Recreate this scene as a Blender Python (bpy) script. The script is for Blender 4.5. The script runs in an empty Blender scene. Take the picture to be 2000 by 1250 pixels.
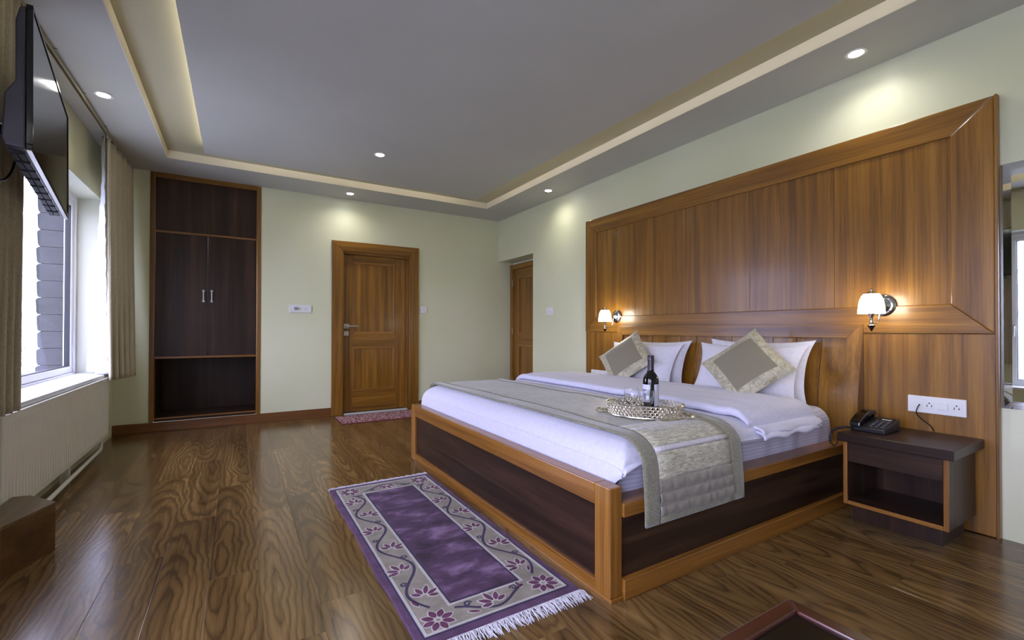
import bpy, math, random
import numpy as np
from mathutils import Vector, Matrix, Euler

random.seed(7)
SC = bpy.context.scene
COL = SC.collection
PI = math.pi

# ------------------------------------------------------------------ camera
def make_camera():
    yaw, p, r = math.radians(31.29046811), math.radians(0.46921848), math.radians(0.1090507)
    F = Vector((math.sin(yaw) * math.cos(p), math.cos(yaw) * math.cos(p), math.sin(p)))
    R = Vector((math.cos(yaw), -math.sin(yaw), 0))
    U = R.cross(F)
    R2 = R * math.cos(r) + U * math.sin(r)
    U2 = -R * math.sin(r) + U * math.cos(r)
    cam = bpy.data.cameras.new('camera')
    cam.sensor_width = 36.0
    cam.lens = 881.605 / 2000 * 36.0
    cam.shift_y = (637.6216 - 625) / 2000
    cam.clip_start = 0.05
    cam.clip_end = 3000
    ob = bpy.data.objects.new('camera', cam)
    M = Matrix(((R2.x, U2.x, -F.x, 0), (R2.y, U2.y, -F.y, 0), (R2.z, U2.z, -F.z, 1.0), (0, 0, 0, 1)))
    ob.matrix_world = M
    COL.objects.link(ob)
    SC.camera = ob
make_camera()

# ------------------------------------------------------------------ world, light, exposure
SKY_STRENGTH = 11.0
SKY_COLOR = (0.65, 0.68, 1.0, 1)
DOWN_W = 10.0          # each downlight spot
LENS_E = 30.0          # downlight lens emission
LED_E = 18.0           # cove strip emission
SHADE_E = 22.0          # sconce shade emission
SCONCE_W = 6.0
W = bpy.data.worlds.new('world'); SC.world = W
W.use_nodes = True
bg = W.node_tree.nodes['Background']
bg.inputs[0].default_value = SKY_COLOR
bg.inputs[1].default_value = SKY_STRENGTH
SC.view_settings.view_transform = 'Standard'
SC.view_settings.look = 'None'
SC.view_settings.exposure = 0.35
SC.view_settings.gamma = 1.0
SC.view_settings.use_curve_mapping = False

def portal(name, x, y0, y1, z0, z1):
    l = bpy.data.lights.new(name, 'AREA')
    l.shape = 'RECTANGLE'; l.size = y1 - y0; l.size_y = z1 - z0
    l.cycles.is_portal = True
    o = bpy.data.objects.new(name, l)
    # local -Z must point to +X, local X along world Y
    o.matrix_world = Matrix(((0, 0, -1, x), (-1, 0, 0, (y0 + y1) / 2), (0, 1, 0, (z0 + z1) / 2), (0, 0, 0, 1)))
    COL.objects.link(o)

# ------------------------------------------------------------------ room dimensions (metres, camera 1.0 m up)
XR, YB, ZC = 3.159, 5.563, 2.541       # right wall, back wall, soffit
XL, YF = -1.0, -2.8                    # window wall, wall behind
XP = 3.132                             # face of the wooden wall panelling
WIN1 = (2.95, 5.14, 0.60, 2.11)        # y0,y1,z0,z1 window in view
WIN2 = (-1.6, 1.48, 0.36, 2.11)        # second window, seen in the mirror
XW = -1.157                            # front of the window frame
portal('window_portal', -1.33, WIN1[0], WIN1[1], WIN1[2], WIN1[3])
portal('window_portal.001', -1.33, WIN2[0], WIN2[1], WIN2[2], WIN2[3])

# ------------------------------------------------------------------ materials
def lin(c):
    c = c / 255.0
    return c / 12.92 if c <= 0.04045 else ((c + 0.055) / 1.055) ** 2.4
def rgb(r, g, b):
    return (lin(r), lin(g), lin(b), 1.0)

class Mat:
    def __init__(s, name):
        s.m = bpy.data.materials.new(name); s.m.use_nodes = True
        s.t = s.m.node_tree; s.b = s.t.nodes['Principled BSDF']
    def n(s, typ, **k):
        x = s.t.nodes.new(typ)
        for a, v in k.items():
            if a.startswith('i_'):
                key = a[2:]
                x.inputs[int(key) if key.isdigit() else key].default_value = v
            else: setattr(x, a, v)
        return x
    def l(s, a, b): s.t.links.new(a, b)
    def set(s, **k):
        for a, v in k.items(): s.b.inputs[a.replace('_', ' ')].default_value = v
        return s
    def ramp(s, fac, stops):
        r = s.n('ShaderNodeValToRGB'); e = r.color_ramp.elements
        while len(e) < len(stops): e.new(0.5)
        for q, (p, c) in zip(e, stops): q.position = p; q.color = c
        s.l(fac, r.inputs[0]); return r.outputs[0]
    def mix(s, fac, a, b, mode='MIX'):
        x = s.n('ShaderNodeMix', data_type='RGBA', blend_type=mode)
        for sock, v in ((x.inputs[0], fac), (x.inputs[6], a), (x.inputs[7], b)):
            if hasattr(v, 'is_output'): s.l(v, sock)
            else: sock.default_value = v
        return x.outputs[2]
    def math(s, op, a, b=0.0):
        x = s.n('ShaderNodeMath', operation=op)
        for i, v in enumerate((a, b)):
            if hasattr(v, 'is_output'): s.l(v, x.inputs[i])
            else: x.inputs[i].default_value = v
        return x.outputs[0]
    def coords(s, scale=(1, 1, 1), rand=0.0):
        tc = s.n('ShaderNodeTexCoord'); out = tc.outputs['Object']
        if rand:
            oi = s.n('ShaderNodeObjectInfo')
            v = s.n('ShaderNodeVectorMath', operation='SCALE'); cx = s.n('ShaderNodeCombineXYZ')
            s.l(oi.outputs['Random'], cx.inputs[0]); s.l(oi.outputs['Random'], cx.inputs[1]); s.l(oi.outputs['Random'], cx.inputs[2])
            s.l(cx.outputs[0], v.inputs[0]); v.inputs['Scale'].default_value = rand
            a = s.n('ShaderNodeVectorMath', operation='ADD'); s.l(out, a.inputs[0]); s.l(v.outputs[0], a.inputs[1]); out = a.outputs[0]
        mp = s.n('ShaderNodeVectorMath', operation='MULTIPLY'); s.l(out, mp.inputs[0]); mp.inputs[1].default_value = scale
        return mp.outputs[0]
    def noise(s, vec, scale=1.0, detail=3.0, rough=0.55, dist=0.0):
        x = s.n('ShaderNodeTexNoise'); s.l(vec, x.inputs['Vector'])
        x.inputs['Scale'].default_value = scale; x.inputs['Detail'].default_value = detail
        x.inputs['Roughness'].default_value = rough; x.inputs['Distortion'].default_value = dist
        return x.outputs['Fac']
    def bump(s, h, strength=0.2, dist=0.01):
        x = s.n('ShaderNodeBump'); x.inputs['Strength'].default_value = strength; x.inputs['Distance'].default_value = dist
        s.l(h, x.inputs['Height']); s.l(x.outputs[0], s.b.inputs['Normal'])
    def color(s, c):
        if hasattr(c, 'is_output'): s.l(c, s.b.inputs['Base Color'])
        else: s.b.inputs['Base Color'].default_value = c
        return s

def plain(name, c, rough=0.5, metal=0.0, spec=0.5, **k):
    m = Mat(name); m.color(c); m.set(Roughness=rough, Metallic=metal); m.b.inputs['Specular IOR Level'].default_value = spec
    for a, v in k.items(): m.b.inputs[a.replace('_', ' ')].default_value = v
    return m.m

def axscale(axis, along, across):
    return {'X': (along, across, across), 'Y': (across, along, across), 'Z': (across, across, along)}[axis]

def wood(name, axis, dark, mid, light, rough=0.3, coat=0.0, stripe=14.0, fine=120.0, rand=9.0, contrast=1.0):
    m = Mat(name)
    v1 = m.coords(axscale(axis, 0.55, stripe), rand)
    n1 = m.noise(v1, 1.0, 4.0, 0.6, 0.4)
    base = m.ramp(n1, [(0.5 - 0.2 / contrast, dark), (0.5, mid), (0.5 + 0.2 / contrast, light)])
    v2 = m.coords(axscale(axis, 3.0, fine), rand)
    n2 = m.noise(v2, 1.0, 3.0, 0.7)
    f2 = m.ramp(n2, [(0.3, (0.62, 0.58, 0.54, 1)), (0.62, (1.08, 1.08, 1.08, 1))])
    c = m.mix(0.75, base, f2, 'MULTIPLY')
    m.color(c); m.set(Roughness=rough)
    if not coat: m.b.inputs['Specular IOR Level'].default_value = 0.32
    if coat: m.b.inputs['Coat Weight'].default_value = coat; m.b.inputs['Coat Roughness'].default_value = 0.12
    m.bump(n2, 0.06, 0.002)
    return m.m

def honey(axis):
    return wood('honey_teak_' + axis.lower(), axis, rgb(100, 65, 17), rgb(134, 91, 26), rgb(160, 113, 38), 0.34, 0.2, 16.0, 150.0)
def golden(axis):
    return wood('golden_trim_' + axis.lower(), axis, rgb(114, 71, 24), rgb(144, 95, 35), rgb(166, 115, 48), 0.32, 0.25, 22.0, 150.0)
def wenge(axis):
    return wood('dark_wenge_' + axis.lower(), axis, rgb(36, 21, 14), rgb(52, 34, 24), rgb(76, 52, 36), 0.36, 0.0, 13.0, 110.0)
def redwood(axis):
    return wood('reddish_skirting_' + axis.lower(), axis, rgb(90, 54, 22), rgb(112, 70, 30), rgb(128, 84, 40), 0.35, 0.2, 14.0, 120.0)
HX, HY, HZ = honey('X'), honey('Y'), honey('Z')
GX, GY, GZ = golden('X'), golden('Y'), golden('Z')
DX, DY, DZ = wenge('X'), wenge('Y'), wenge('Z')
RX = redwood('X')
MAHOG = wood('mahogany_table', 'X', rgb(50, 20, 12), rgb(76, 34, 22), rgb(96, 48, 30), 0.22, 0.5, 14, 120)
MAHOGY = wood('mahogany_table_side', 'Y', rgb(50, 20, 12), rgb(76, 34, 22), rgb(100, 54, 36), 0.22, 0.5, 14, 120)

def laminate():
    m = Mat('walnut_laminate')
    tc = m.n('ShaderNodeTexCoord'); oi = m.n('ShaderNodeObjectInfo')
    sp = m.n('ShaderNodeSeparateXYZ'); m.l(tc.outputs['Object'], sp.inputs[0])
    rnd_ = oi.outputs['Random']
    r2 = m.math('FRACT', m.math('MULTIPLY', rnd_, 37.17)); r3 = m.math('FRACT', m.math('MULTIPLY', rnd_, 91.7))
    w1 = m.noise(m.coords((3.2, 2.6, 1.0), 23.0), 1.0, 2.0, 0.5)
    w2 = m.noise(m.coords((10.0, 2.6, 1.0), 17.0), 1.0, 3.0, 0.55)
    xo = m.math('SUBTRACT', m.math('ADD', sp.outputs[0], m.math('MULTIPLY', m.math('SUBTRACT', r2, 0.5), 0.10)), m.math('MULTIPLY', m.math('SUBTRACT', w1, 0.5), 0.10))
    yo = m.math('ADD', sp.outputs[1], m.math('MULTIPLY', m.math('SUBTRACT', r3, 0.5), 1.3))
    ex = m.math('MULTIPLY', xo, 20.0); ey = m.math('MULTIPLY', yo, 2.3)
    d = m.math('SQRT', m.math('ADD', m.math('ADD', m.math('MULTIPLY', ex, ex), m.math('MULTIPLY', ey, ey)), 0.02))
    f = m.math('ADD', m.math('MULTIPLY', d, 2.2), m.math('MULTIPLY', w2, 1.9))
    rings = m.math('FRACT', f)
    fine = m.noise(m.coords((120, 2.4, 1), 23.0), 1.0, 3.0, 0.7)
    tone = m.noise(m.coords((9.0, 0.6, 1), 31.0), 1.0, 2.0)
    base = m.ramp(tone, [(0.3, rgb(92, 69, 38)), (0.5, rgb(115, 88, 51)), (0.7, rgb(137, 108, 65))])
    lines = m.ramp(rings, [(0.0, (0.45, 0.40, 0.36, 1)), (0.14, (0.92, 0.89, 0.85, 1)), (0.45, (1.12, 1.10, 1.06, 1)), (0.80, (0.78, 0.74, 0.70, 1)), (0.97, (0.42, 0.37, 0.33, 1))])
    c = m.mix(0.80, base, lines, 'MULTIPLY')
    g = m.ramp(fine, [(0.32, (0.60, 0.57, 0.53, 1)), (0.58, (1.08, 1.08, 1.08, 1))])
    c = m.mix(0.7, c, g, 'MULTIPLY')
    m.color(c); m.set(Roughness=0.2)
    m.b.inputs['Specular IOR Level'].default_value = 0.8
    m.bump(fine, 0.025, 0.001)
    return m.m
FLOORM = laminate()

def paint(name, a, b, rough=0.5):
    m = Mat(name)
    n = m.noise(m.coords((1, 1, 1)), 1.3, 3.0, 0.5)
    m.color(m.ramp(n, [(0.35, a), (0.65, b)])); m.set(Roughness=rough)
    m.bump(m.noise(m.coords((1, 1, 1)), 60.0, 3.0), 0.03, 0.003)
    return m.m
WALLM = paint('pale_lime_wall_paint', rgb(218, 219, 182), rgb(223, 223, 191), 0.42)
CEILM = paint('grey_white_ceiling_paint', rgb(188, 188, 180), rgb(193, 193, 185), 0.6)
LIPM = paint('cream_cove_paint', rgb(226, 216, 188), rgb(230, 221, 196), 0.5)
COVEM = paint('shaded_cove_paint', rgb(176, 170, 140), rgb(182, 176, 147), 0.6)  # wall tone darkened: the cove's shade is put into this colour
REVEALP = paint('darkened_window_reveal_paint', rgb(176, 176, 158), rgb(182, 182, 165), 0.5)  # wall paint darkened in colour to hold back strong daylight in the recess
PVC = plain('white_upvc', rgb(225, 225, 228), 0.3)
RADM = plain('white_enamel', rgb(240, 237, 224), 0.38)
PLASTIC = plain('white_plastic', rgb(228, 228, 226), 0.3)
BLACKP = plain('black_plastic', rgb(24, 24, 28), 0.38)
BLACKG = plain('gloss_black', rgb(10, 10, 12), 0.12)
HOLE = plain('socket_hole', rgb(12, 11, 12), 0.8)
CHROME = plain('chrome', rgb(215, 215, 218), 0.12, 1.0)
STEEL = plain('brushed_steel', rgb(190, 188, 182), 0.32, 1.0)
SILVER = plain('silver_plate', rgb(236, 231, 218), 0.27, 1.0)
RUBBER = plain('black_gasket', rgb(20, 20, 26), 0.6)
TVM = plain('tv_casing', rgb(58, 56, 66), 0.35)
SCREEN = plain('tv_screen', rgb(12, 12, 14), 0.1, 0.0, 0.9)
DARKW = plain('dark_turned_wood', rgb(40, 18, 16), 0.25)
SUBF = plain('subfloor', rgb(40, 28, 18), 0.9)
MIRROR = plain('mirror_silvering', rgb(232, 236, 234), 0.015, 1.0)
TABLEGLASS = plain('dark_table_top', rgb(16, 13, 12), 0.16)

def emis(name, c, e):
    m = bpy.data.materials.new(name); m.use_nodes = True
    t = m.node_tree; t.nodes.clear()
    o = t.nodes.new('ShaderNodeOutputMaterial'); x = t.nodes.new('ShaderNodeEmission')
    x.inputs[0].default_value = c; x.inputs[1].default_value = e
    t.links.new(x.outputs[0], o.inputs[0]); return m
LENS = emis('downlight_lens', (1.0, 0.97, 0.92, 1), LENS_E)
LED = emis('cove_led', (1.0, 0.93, 0.80, 1), LED_E)
SHADE = emis('lit_opal_glass', (1.0, 0.93, 0.78, 1), SHADE_E)

def pane_glass(name, tint=(1, 1, 1, 1), refl=0.06):
    m = bpy.data.materials.new(name); m.use_nodes = True
    t = m.node_tree; t.nodes.clear()
    o = t.nodes.new('ShaderNodeOutputMaterial'); a = t.nodes.new('ShaderNodeBsdfTransparent'); g = t.nodes.new('ShaderNodeBsdfGlossy')
    a.inputs[0].default_value = tint; g.inputs['Roughness'].default_value = 0.01
    x = t.nodes.new('ShaderNodeMixShader'); x.inputs[0].default_value = refl
    t.links.new(a.outputs[0], x.inputs[1]); t.links.new(g.outputs[0], x.inputs[2]); t.links.new(x.outputs[0], o.inputs[0])
    return m
PANE = pane_glass('window_glass')
GLASSW = plain('drinking_glass', (1, 1, 1, 1), 0.02, 0.0, 0.5, Transmission_Weight=1.0, IOR=1.45)
BOTTLEG = plain('dark_bottle_glass', rgb(8, 6, 8), 0.05, 0.0, 0.6)
FOIL = plain('bottle_foil', rgb(78, 72, 80), 0.3, 0.6)
PAPER = plain('label_paper', rgb(205, 205, 220), 0.7)
INK = plain('label_ink', rgb(90, 90, 110), 0.8)

def cloth(name, a, b, sc=260.0, rough=0.85, sheen=0.3, bstr=0.25, axis=None, spec=0.2):
    m = Mat(name)
    v = m.coords((1, 1, 1) if not axis else axis)
    n = m.noise(v, sc, 2.0, 0.7)
    m.color(m.ramp(n, [(0.35, a), (0.65, b)])); m.set(Roughness=rough)
    m.b.inputs['Sheen Weight'].default_value = sheen
    m.b.inputs['Specular IOR Level'].default_value = spec
    m.bump(n, bstr, 0.002)
    return m.m
LINEN = cloth('beige_linen', rgb(184, 175, 150), rgb(208, 199, 173), 320.0, axis=(1, 1, 0.25), bstr=0.1)
LINING = cloth('white_lining', rgb(176, 176, 182), rgb(188, 188, 194), 120.0, 0.5, 0.2, 0.15)
SHEET = cloth('white_sheet', rgb(208, 206, 222), rgb(216, 214, 230), 60.0, 0.75, 0.2, 0.06)
PILLOWM = cloth('white_pillowcase', rgb(214, 211, 218), rgb(222, 219, 226), 50.0, 0.75, 0.2, 0.08)
def striped():
    m = Mat('satin_stripe_sheet')
    v = m.coords((1, 1, 1))
    s = m.n('ShaderNodeSeparateXYZ'); m.l(v, s.inputs[0])
    w = m.math('SINE', m.math('MULTIPLY', s.outputs[2], 2 * PI / 0.018))
    m.color(m.ramp(m.math('MULTIPLY_ADD', w, 0.5), [(0.0, rgb(192, 188, 208)), (0.5, rgb(212, 210, 228))]))
    m.set(Roughness=0.6); return m.m
STRIPE = striped()
def brocade(name, a, b, c, sc=38.0, ax=(1, 1, 1)):
    m = Mat(name)
    v = m.coords(ax)
    n = m.noise(v, sc, 5.0, 0.75, 0.6)
    f = m.noise(m.coords((1, 1, 1)), 420.0, 2.0)
    col = m.ramp(n, [(0.36, a), (0.5, b), (0.62, c)])
    col = m.mix(0.5, col, m.ramp(f, [(0.35, (0.6, 0.6, 0.6, 1)), (0.6, (1.1, 1.1, 1.1, 1))]), 'MULTIPLY')
    m.color(col); m.set(Roughness=0.45)
    m.b.inputs['Sheen Weight'].default_value = 0.4
    m.bump(n, 0.3, 0.003); return m.m
BROC = brocade('gold_brocade', rgb(134, 130, 106), rgb(176, 171, 146), rgb(210, 205, 182), 30.0, (0.9, 4.5, 4.5))
BROCF = brocade('runner_field', rgb(94, 91, 68), rgb(126, 121, 95), rgb(168, 162, 132), 22.0, (6.0, 0.5, 1.0))
BORD = cloth('runner_velvet_border', rgb(104, 101, 80), rgb(140, 136, 112), 160.0, 0.6, 0.5, 0.3)
SATIN = cloth('taupe_satin', rgb(124, 117, 104), rgb(136, 129, 116), 90.0, 0.36, 0.3, 0.05, spec=0.5)
TAUPE = cloth('taupe_cushion_satin', rgb(132, 124, 102), rgb(140, 132, 110), 300.0, 0.55, 0.3, 0.05)
SILVERC = cloth('silver_piping', rgb(190, 184, 188), rgb(206, 200, 204), 90.0, 0.4, 0.3, 0.05)
CREAMB = brocade('cream_brocade_border', rgb(150, 142, 112), rgb(184, 176, 146), rgb(206, 198, 170), 30.0)

def pile(name, cols, sc=9.0, ax=(1, 1, 1), fine=500.0, bump=0.6):
    m = Mat(name)
    n = m.noise(m.coords(ax), sc, 4.0, 0.6, 0.3)
    col = m.ramp(n, [(0.34 + 0.32 * i / (len(cols) - 1), c) for i, c in enumerate(cols)])
    f = m.noise(m.coords((1, 1, 1)), fine, 2.0)
    col = m.mix(0.5, col, m.ramp(f, [(0.3, (0.6, 0.6, 0.6, 1)), (0.65, (1.15, 1.15, 1.15, 1))]), 'MULTIPLY')
    m.color(col); m.set(Roughness=0.9); m.b.inputs['Sheen Weight'].default_value = 0.12
    m.b.inputs['Specular IOR Level'].default_value = 0.1
    m.bump(f, bump, 0.004); return m.m
RUGP = pile('violet_pile', [rgb(48, 24, 42), rgb(84, 52, 84), rgb(146, 114, 150)], 3.2, (1.4, 2.4, 1))
RUGB = pile('purple_border_pile', [rgb(78, 46, 76), rgb(108, 76, 110)], 14.0)
RUGBE = pile('beige_band_pile', [rgb(138, 130, 116), rgb(164, 155, 140)], 12.0)
RUGCR = pile('cream_line_pile', [rgb(190, 184, 178), rgb(206, 200, 194)], 12.0)
RUGDK = pile('dark_violet_line_pile', [rgb(48, 36, 66), rgb(64, 50, 86)], 12.0)
RUGMA = pile('maroon_petal_pile', [rgb(92, 38, 62), rgb(112, 60, 96)], 20.0)
FRING = plain('cotton_fringe', rgb(206, 202, 208), 0.9)
def matspeck():
    m = Mat('speckled_mat_pile')
    n = m.noise(m.coords((1, 1, 1)), 60.0, 2.0, 0.6)
    m.color(m.ramp(n, [(0.42, rgb(92, 26, 32)), (0.48, rgb(140, 70, 78)), (0.57, rgb(200, 172, 172))]))
    m.set(Roughness=0.95); m.bump(n, 0.8, 0.006); return m.m
MATM = matspeck()
def slate():
    m = Mat('grey_slate')
    n = m.noise(m.coords((1, 1, 1), 5.0), 5.0, 6.0, 0.65)
    m.color(m.ramp(n, [(0.3, rgb(30, 30, 33)), (0.7, rgb(48, 47, 52))])); m.set(Roughness=0.8)
    m.bump(n, 0.4, 0.01); return m.m
SLATE = slate()

# ------------------------------------------------------------------ mesh helpers
WL = {}
class MB:
    def __init__(s): s.v = []; s.f = []; s.mi = []; s.cur = 0
    def add(s, vs, fs):
        o = len(s.v); s.v += [tuple(v) for v in vs]
        for f in fs: s.f.append(tuple(i + o for i in f)); s.mi.append(s.cur)
        return s
    def box(s, x0, x1, y0, y1, z0, z1):
        x0, x1 = sorted((x0, x1)); y0, y1 = sorted((y0, y1)); z0, z1 = sorted((z0, z1))
        return s.add([(x0, y0, z0), (x1, y0, z0), (x1, y1, z0), (x0, y1, z0), (x0, y0, z1), (x1, y0, z1), (x1, y1, z1), (x0, y1, z1)],
                     [(0, 3, 2, 1), (4, 5, 6, 7), (0, 1, 5, 4), (1, 2, 6, 5), (2, 3, 7, 6), (3, 0, 4, 7)])
    def prism(s, poly, axis, a, b):
        """poly: 2d points; axis X -> (y,z), Y -> (x,z), Z -> (x,y)"""
        def P(q, t):
            return {'X': (t, q[0], q[1]), 'Y': (q[0], t, q[1]), 'Z': (q[0], q[1], t)}[axis]
        ar = sum(poly[i][0] * poly[(i + 1) % len(poly)][1] - poly[(i + 1) % len(poly)][0] * poly[i][1] for i in range(len(poly)))
        if (ar < 0) != (axis == 'Y'): poly = poly[::-1]
        n = len(poly); lo, hi = min(a, b), max(a, b)
        vs = [P(q, lo) for q in poly] + [P(q, hi) for q in poly]
        fs = [tuple(range(n))[::-1], tuple(range(n, 2 * n))] + [(i, (i + 1) % n, n + (i + 1) % n, n + i) for i in range(n)]
        return s.add(vs, fs)
    def lathe(s, prof, n=24, c=(0, 0, 0), axis='Z'):
        vs = []; fs = []
        for r, z in prof:
            for k in range(n):
                a = 2 * PI * k / n; p = (r * math.cos(a), r * math.sin(a), z)
                if axis == 'X': p = (p[2], p[0], p[1])
                if axis == 'Y': p = (p[1], p[2], p[0])
                vs.append((c[0] + p[0], c[1] + p[1], c[2] + p[2]))
        for i in range(len(prof) - 1):
            for k in range(n):
                k2 = (k + 1) % n
                fs.append((i * n + k, i * n + k2, (i + 1) * n + k2, (i + 1) * n + k))
        if prof[0][0] > 1e-5: fs.append(tuple(range(n))[::-1])
        if prof[-1][0] > 1e-5: fs.append(tuple((len(prof) - 1) * n + k for k in range(n)))
        return s.add(vs, fs)
    def tube(s, pts, r, n=8, cap=True, closed=False):
        pts = [Vector(p) for p in pts]; m = len(pts)
        rs = r if isinstance(r, (list, tuple)) else [r] * m
        vs = []; up = None
        for i, p in enumerate(pts):
            a = pts[(i - 1) % m] if (closed or i > 0) else p; b = pts[(i + 1) % m] if (closed or i < m - 1) else p
            t = (b - a).normalized()
            if up is None:
                up = Vector((0, 0, 1)) if abs(t.z) < 0.9 else Vector((1, 0, 0))
            x = up.cross(t)
            if x.length < 1e-4: x = Vector((1, 0, 0)).cross(t)
            x.normalize(); y = t.cross(x); up = y
            for k in range(n):
                an = 2 * PI * k / n; vs.append(p + (x * math.cos(an) + y * math.sin(an)) * rs[i])
        fs = []
        for i in range(m if closed else m - 1):
            j = (i + 1) % m
            for k in range(n):
                k2 = (k + 1) % n; fs.append((i * n + k, i * n + k2, j * n + k2, j * n + k))
        if cap and not closed:
            fs.append(tuple(range(n))[::-1]); fs.append(tuple((m - 1) * n + k for k in range(n)))
        return s.add(vs, fs)
    def grid(s, fn, nu, nv, flip=False):
        vs = [fn(i / nu, j / nv) for j in range(nv + 1) for i in range(nu + 1)]
        fs = []
        for j in range(nv):
            for i in range(nu):
                a = j * (nu + 1) + i; q = (a, a + 1, a + nu + 2, a + nu + 1)
                fs.append(q[::-1] if flip else q)
        return s.add(vs, fs)
    def build(s, name, mats, parent=None, origin=None, smooth=False, bevel=0.0, solid=0.0, angle=40, seg=2):
        me = bpy.data.meshes.new(name)
        V = np.array(s.v, float)
        if parent is not None: o = Vector(WL[parent])
        elif origin is not None: o = Vector(origin)
        else:
            lo, hi = V.min(0), V.max(0); o = Vector(((lo[0] + hi[0]) / 2, (lo[1] + hi[1]) / 2, lo[2]))
        me.from_pydata([(v[0] - o.x, v[1] - o.y, v[2] - o.z) for v in s.v], [], s.f)
        mats = mats if isinstance(mats, (list, tuple)) else [mats]
        for m in mats: me.materials.append(m)
        if len(mats) > 1:
            me.polygons.foreach_set('material_index', s.mi)
        if smooth:
            me.polygons.foreach_set('use_smooth', [True] * len(me.polygons))
            me.set_sharp_from_angle(angle=math.radians(angle))
        me.update()
        ob = bpy.data.objects.new(name, me); COL.objects.link(ob)
        if parent is not None: ob.parent = parent; WL[ob] = tuple(o)
        else: ob.location = o; WL[ob] = tuple(o)
        if solid:
            md = ob.modifiers.new('solidify', 'SOLIDIFY'); md.thickness = solid; md.offset = 0
        if bevel:
            md = ob.modifiers.new('bevel', 'BEVEL'); md.width = bevel; md.segments = seg; md.limit_method = 'ANGLE'; md.angle_limit = math.radians(35)
        return ob

def empty(name, loc):
    o = bpy.data.objects.new(name, None); COL.objects.link(o); o.location = loc; WL[o] = tuple(loc)
    o.empty_display_size = 0.1
    return o
def tag(o, label=None, cat=None, group=None, kind=None):
    if label: o['label'] = label
    if cat: o['category'] = cat
    if group: o['group'] = group
    if kind: o['kind'] = kind
    return o
def thing(name, loc, label, cat, group=None): return tag(empty(name, loc), label, cat, group)
def struct(o): return tag(o, kind='structure')
def copytree(o, parent=None):
    c = o.copy(); COL.objects.link(c); c.parent = parent
    for ch in list(o.children): copytree(ch, c)
    return c
def dup(root, loc, label, group=None, rz=None):
    c = copytree(root); c.location = loc; WL[c] = tuple(loc); c['label'] = label
    if group: c['group'] = group
    if rz is not None: c.rotation_euler = (0, 0, rz)
    return c
def B(*a): return MB().box(*a)
def smoothstep(a, b, x):
    t = max(0.0, min(1.0, (x - a) / (b - a))); return t * t * (3 - 2 * t)

# ================================================================== STRUCTURE
# floor: sub floor + planks
fl = MB(); fl.box(XL, XR, YF, YB, -0.06, -0.009); fl.box(XR, 3.6, 4.6, 5.75, -0.06, 0.0); fl.box(0.93, 1.97, YB, 5.8, -0.06, 0.0)
floor = struct(fl.build('floor', SUBF, origin=(0, 0, 0)))
PW, PL = 0.1755, 1.24
plank_mesh = {}
def plank(x0, x1, y0, y1):
    w, l = round(x1 - x0, 4), round(y1 - y0, 4)
    if l < 0.02: return
    key = (w, l)
    if key not in plank_mesh:
        e, d = 0.0009, 0.00025; hw, hl = w / 2 - 0.0002, l / 2 - 0.0002
        vs = []
        for a, z in ((0, -0.0088), (0, -d), (e, 0)):
            vs += [(-hw + a, -hl + a, z), (hw - a, -hl + a, z), (hw - a, hl - a, z), (-hw + a, hl - a, z)]
        fs = [(3, 2, 1, 0), (8, 9, 10, 11)]
        for r in (0, 4):
            for k in range(4): fs.append((r + k, r + (k + 1) % 4, r + 4 + (k + 1) % 4, r + 4 + k))
        me = bpy.data.meshes.new('plank'); me.from_pydata(vs, [], fs); me.materials.append(FLOORM)
        plank_mesh[key] = me
    o = bpy.data.objects.new('plank', plank_mesh[key]); COL.objects.link(o); o.parent = floor
    o.location = ((x0 + x1) / 2, (y0 + y1) / 2, 0)
cols = []
x = -0.445
while x > XL + 1e-4: x -= PW
k0 = round((x + 0.445) / PW)
rnd = random.Random(3)
k = k0
while True:
    x0 = max(XL, -0.445 + k * PW); x1 = min(XR, -0.445 + (k + 1) * PW)
    if x0 >= XR - 0.001: break
    off = {4: 3.02, 15: 0.742}.get(k, None)
    if off is None: off = (k * 0.4137 * PL) % PL + rnd.uniform(-0.1, 0.1)
    y = off
    while y > YF: y -= PL
    while y < YB:
        plank(x0, x1, max(y, YF), min(y + PL, YB)); y += PL
    k += 1

# back wall with door and wardrobe openings
DXa, DXb, DZt = 0.985, 1.915, 1.985       # rough door opening
WXa, WXb = -0.732, 0.210                  # wardrobe recess
bw = MB()
YB2 = 5.75
bw.box(-1.2275, WXa, YB, YB2, -0.05, 2.70); bw.box(WXb, DXa, YB, YB2, -0.05, 2.70); bw.box(DXa, DXb, YB, YB2, DZt, 2.70)
bw.box(DXb, 3.7, YB, YB2, -0.05, 2.70)
bw.box(WXa - .15, WXb + .15, 6.12, 6.2, -0.05, 2.70); bw.box(WXa - .15, WXa - .002, YB2, 6.12, -0.05, 2.70); bw.box(WXb + .002, WXb + .15, YB2, 6.12, -0.05, 2.70); bw.box(WXa - .15, WXb + .15, YB2, 6.12, 2.60, 2.70); bw.box(WXa - .15, WXb + .15, YB2, 6.12, -0.05, 0.09); bw.box(DXa - .1, DXb + .1, YB2, YB2 + .05, -0.05, DZt + .1)  # unseen boxes added behind the openings to stop sky light leaking in
struct(bw.build('wall_back', WALLM, origin=(0, YB, 0)))
# right wall with alcove
rw = MB()
AY, AZ, AXD = 4.694, 1.965, 3.40
rw.box(XR, 3.40, YF, AY, -0.05, 2.70); rw.box(XR, 3.40, AY, YB, AZ, 2.70)
rw.box(3.40, 3.60, 4.60, YB, -0.05, 2.70)
struct(rw.build('wall_right', WALLM, origin=(XR, 0, 0)))
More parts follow.
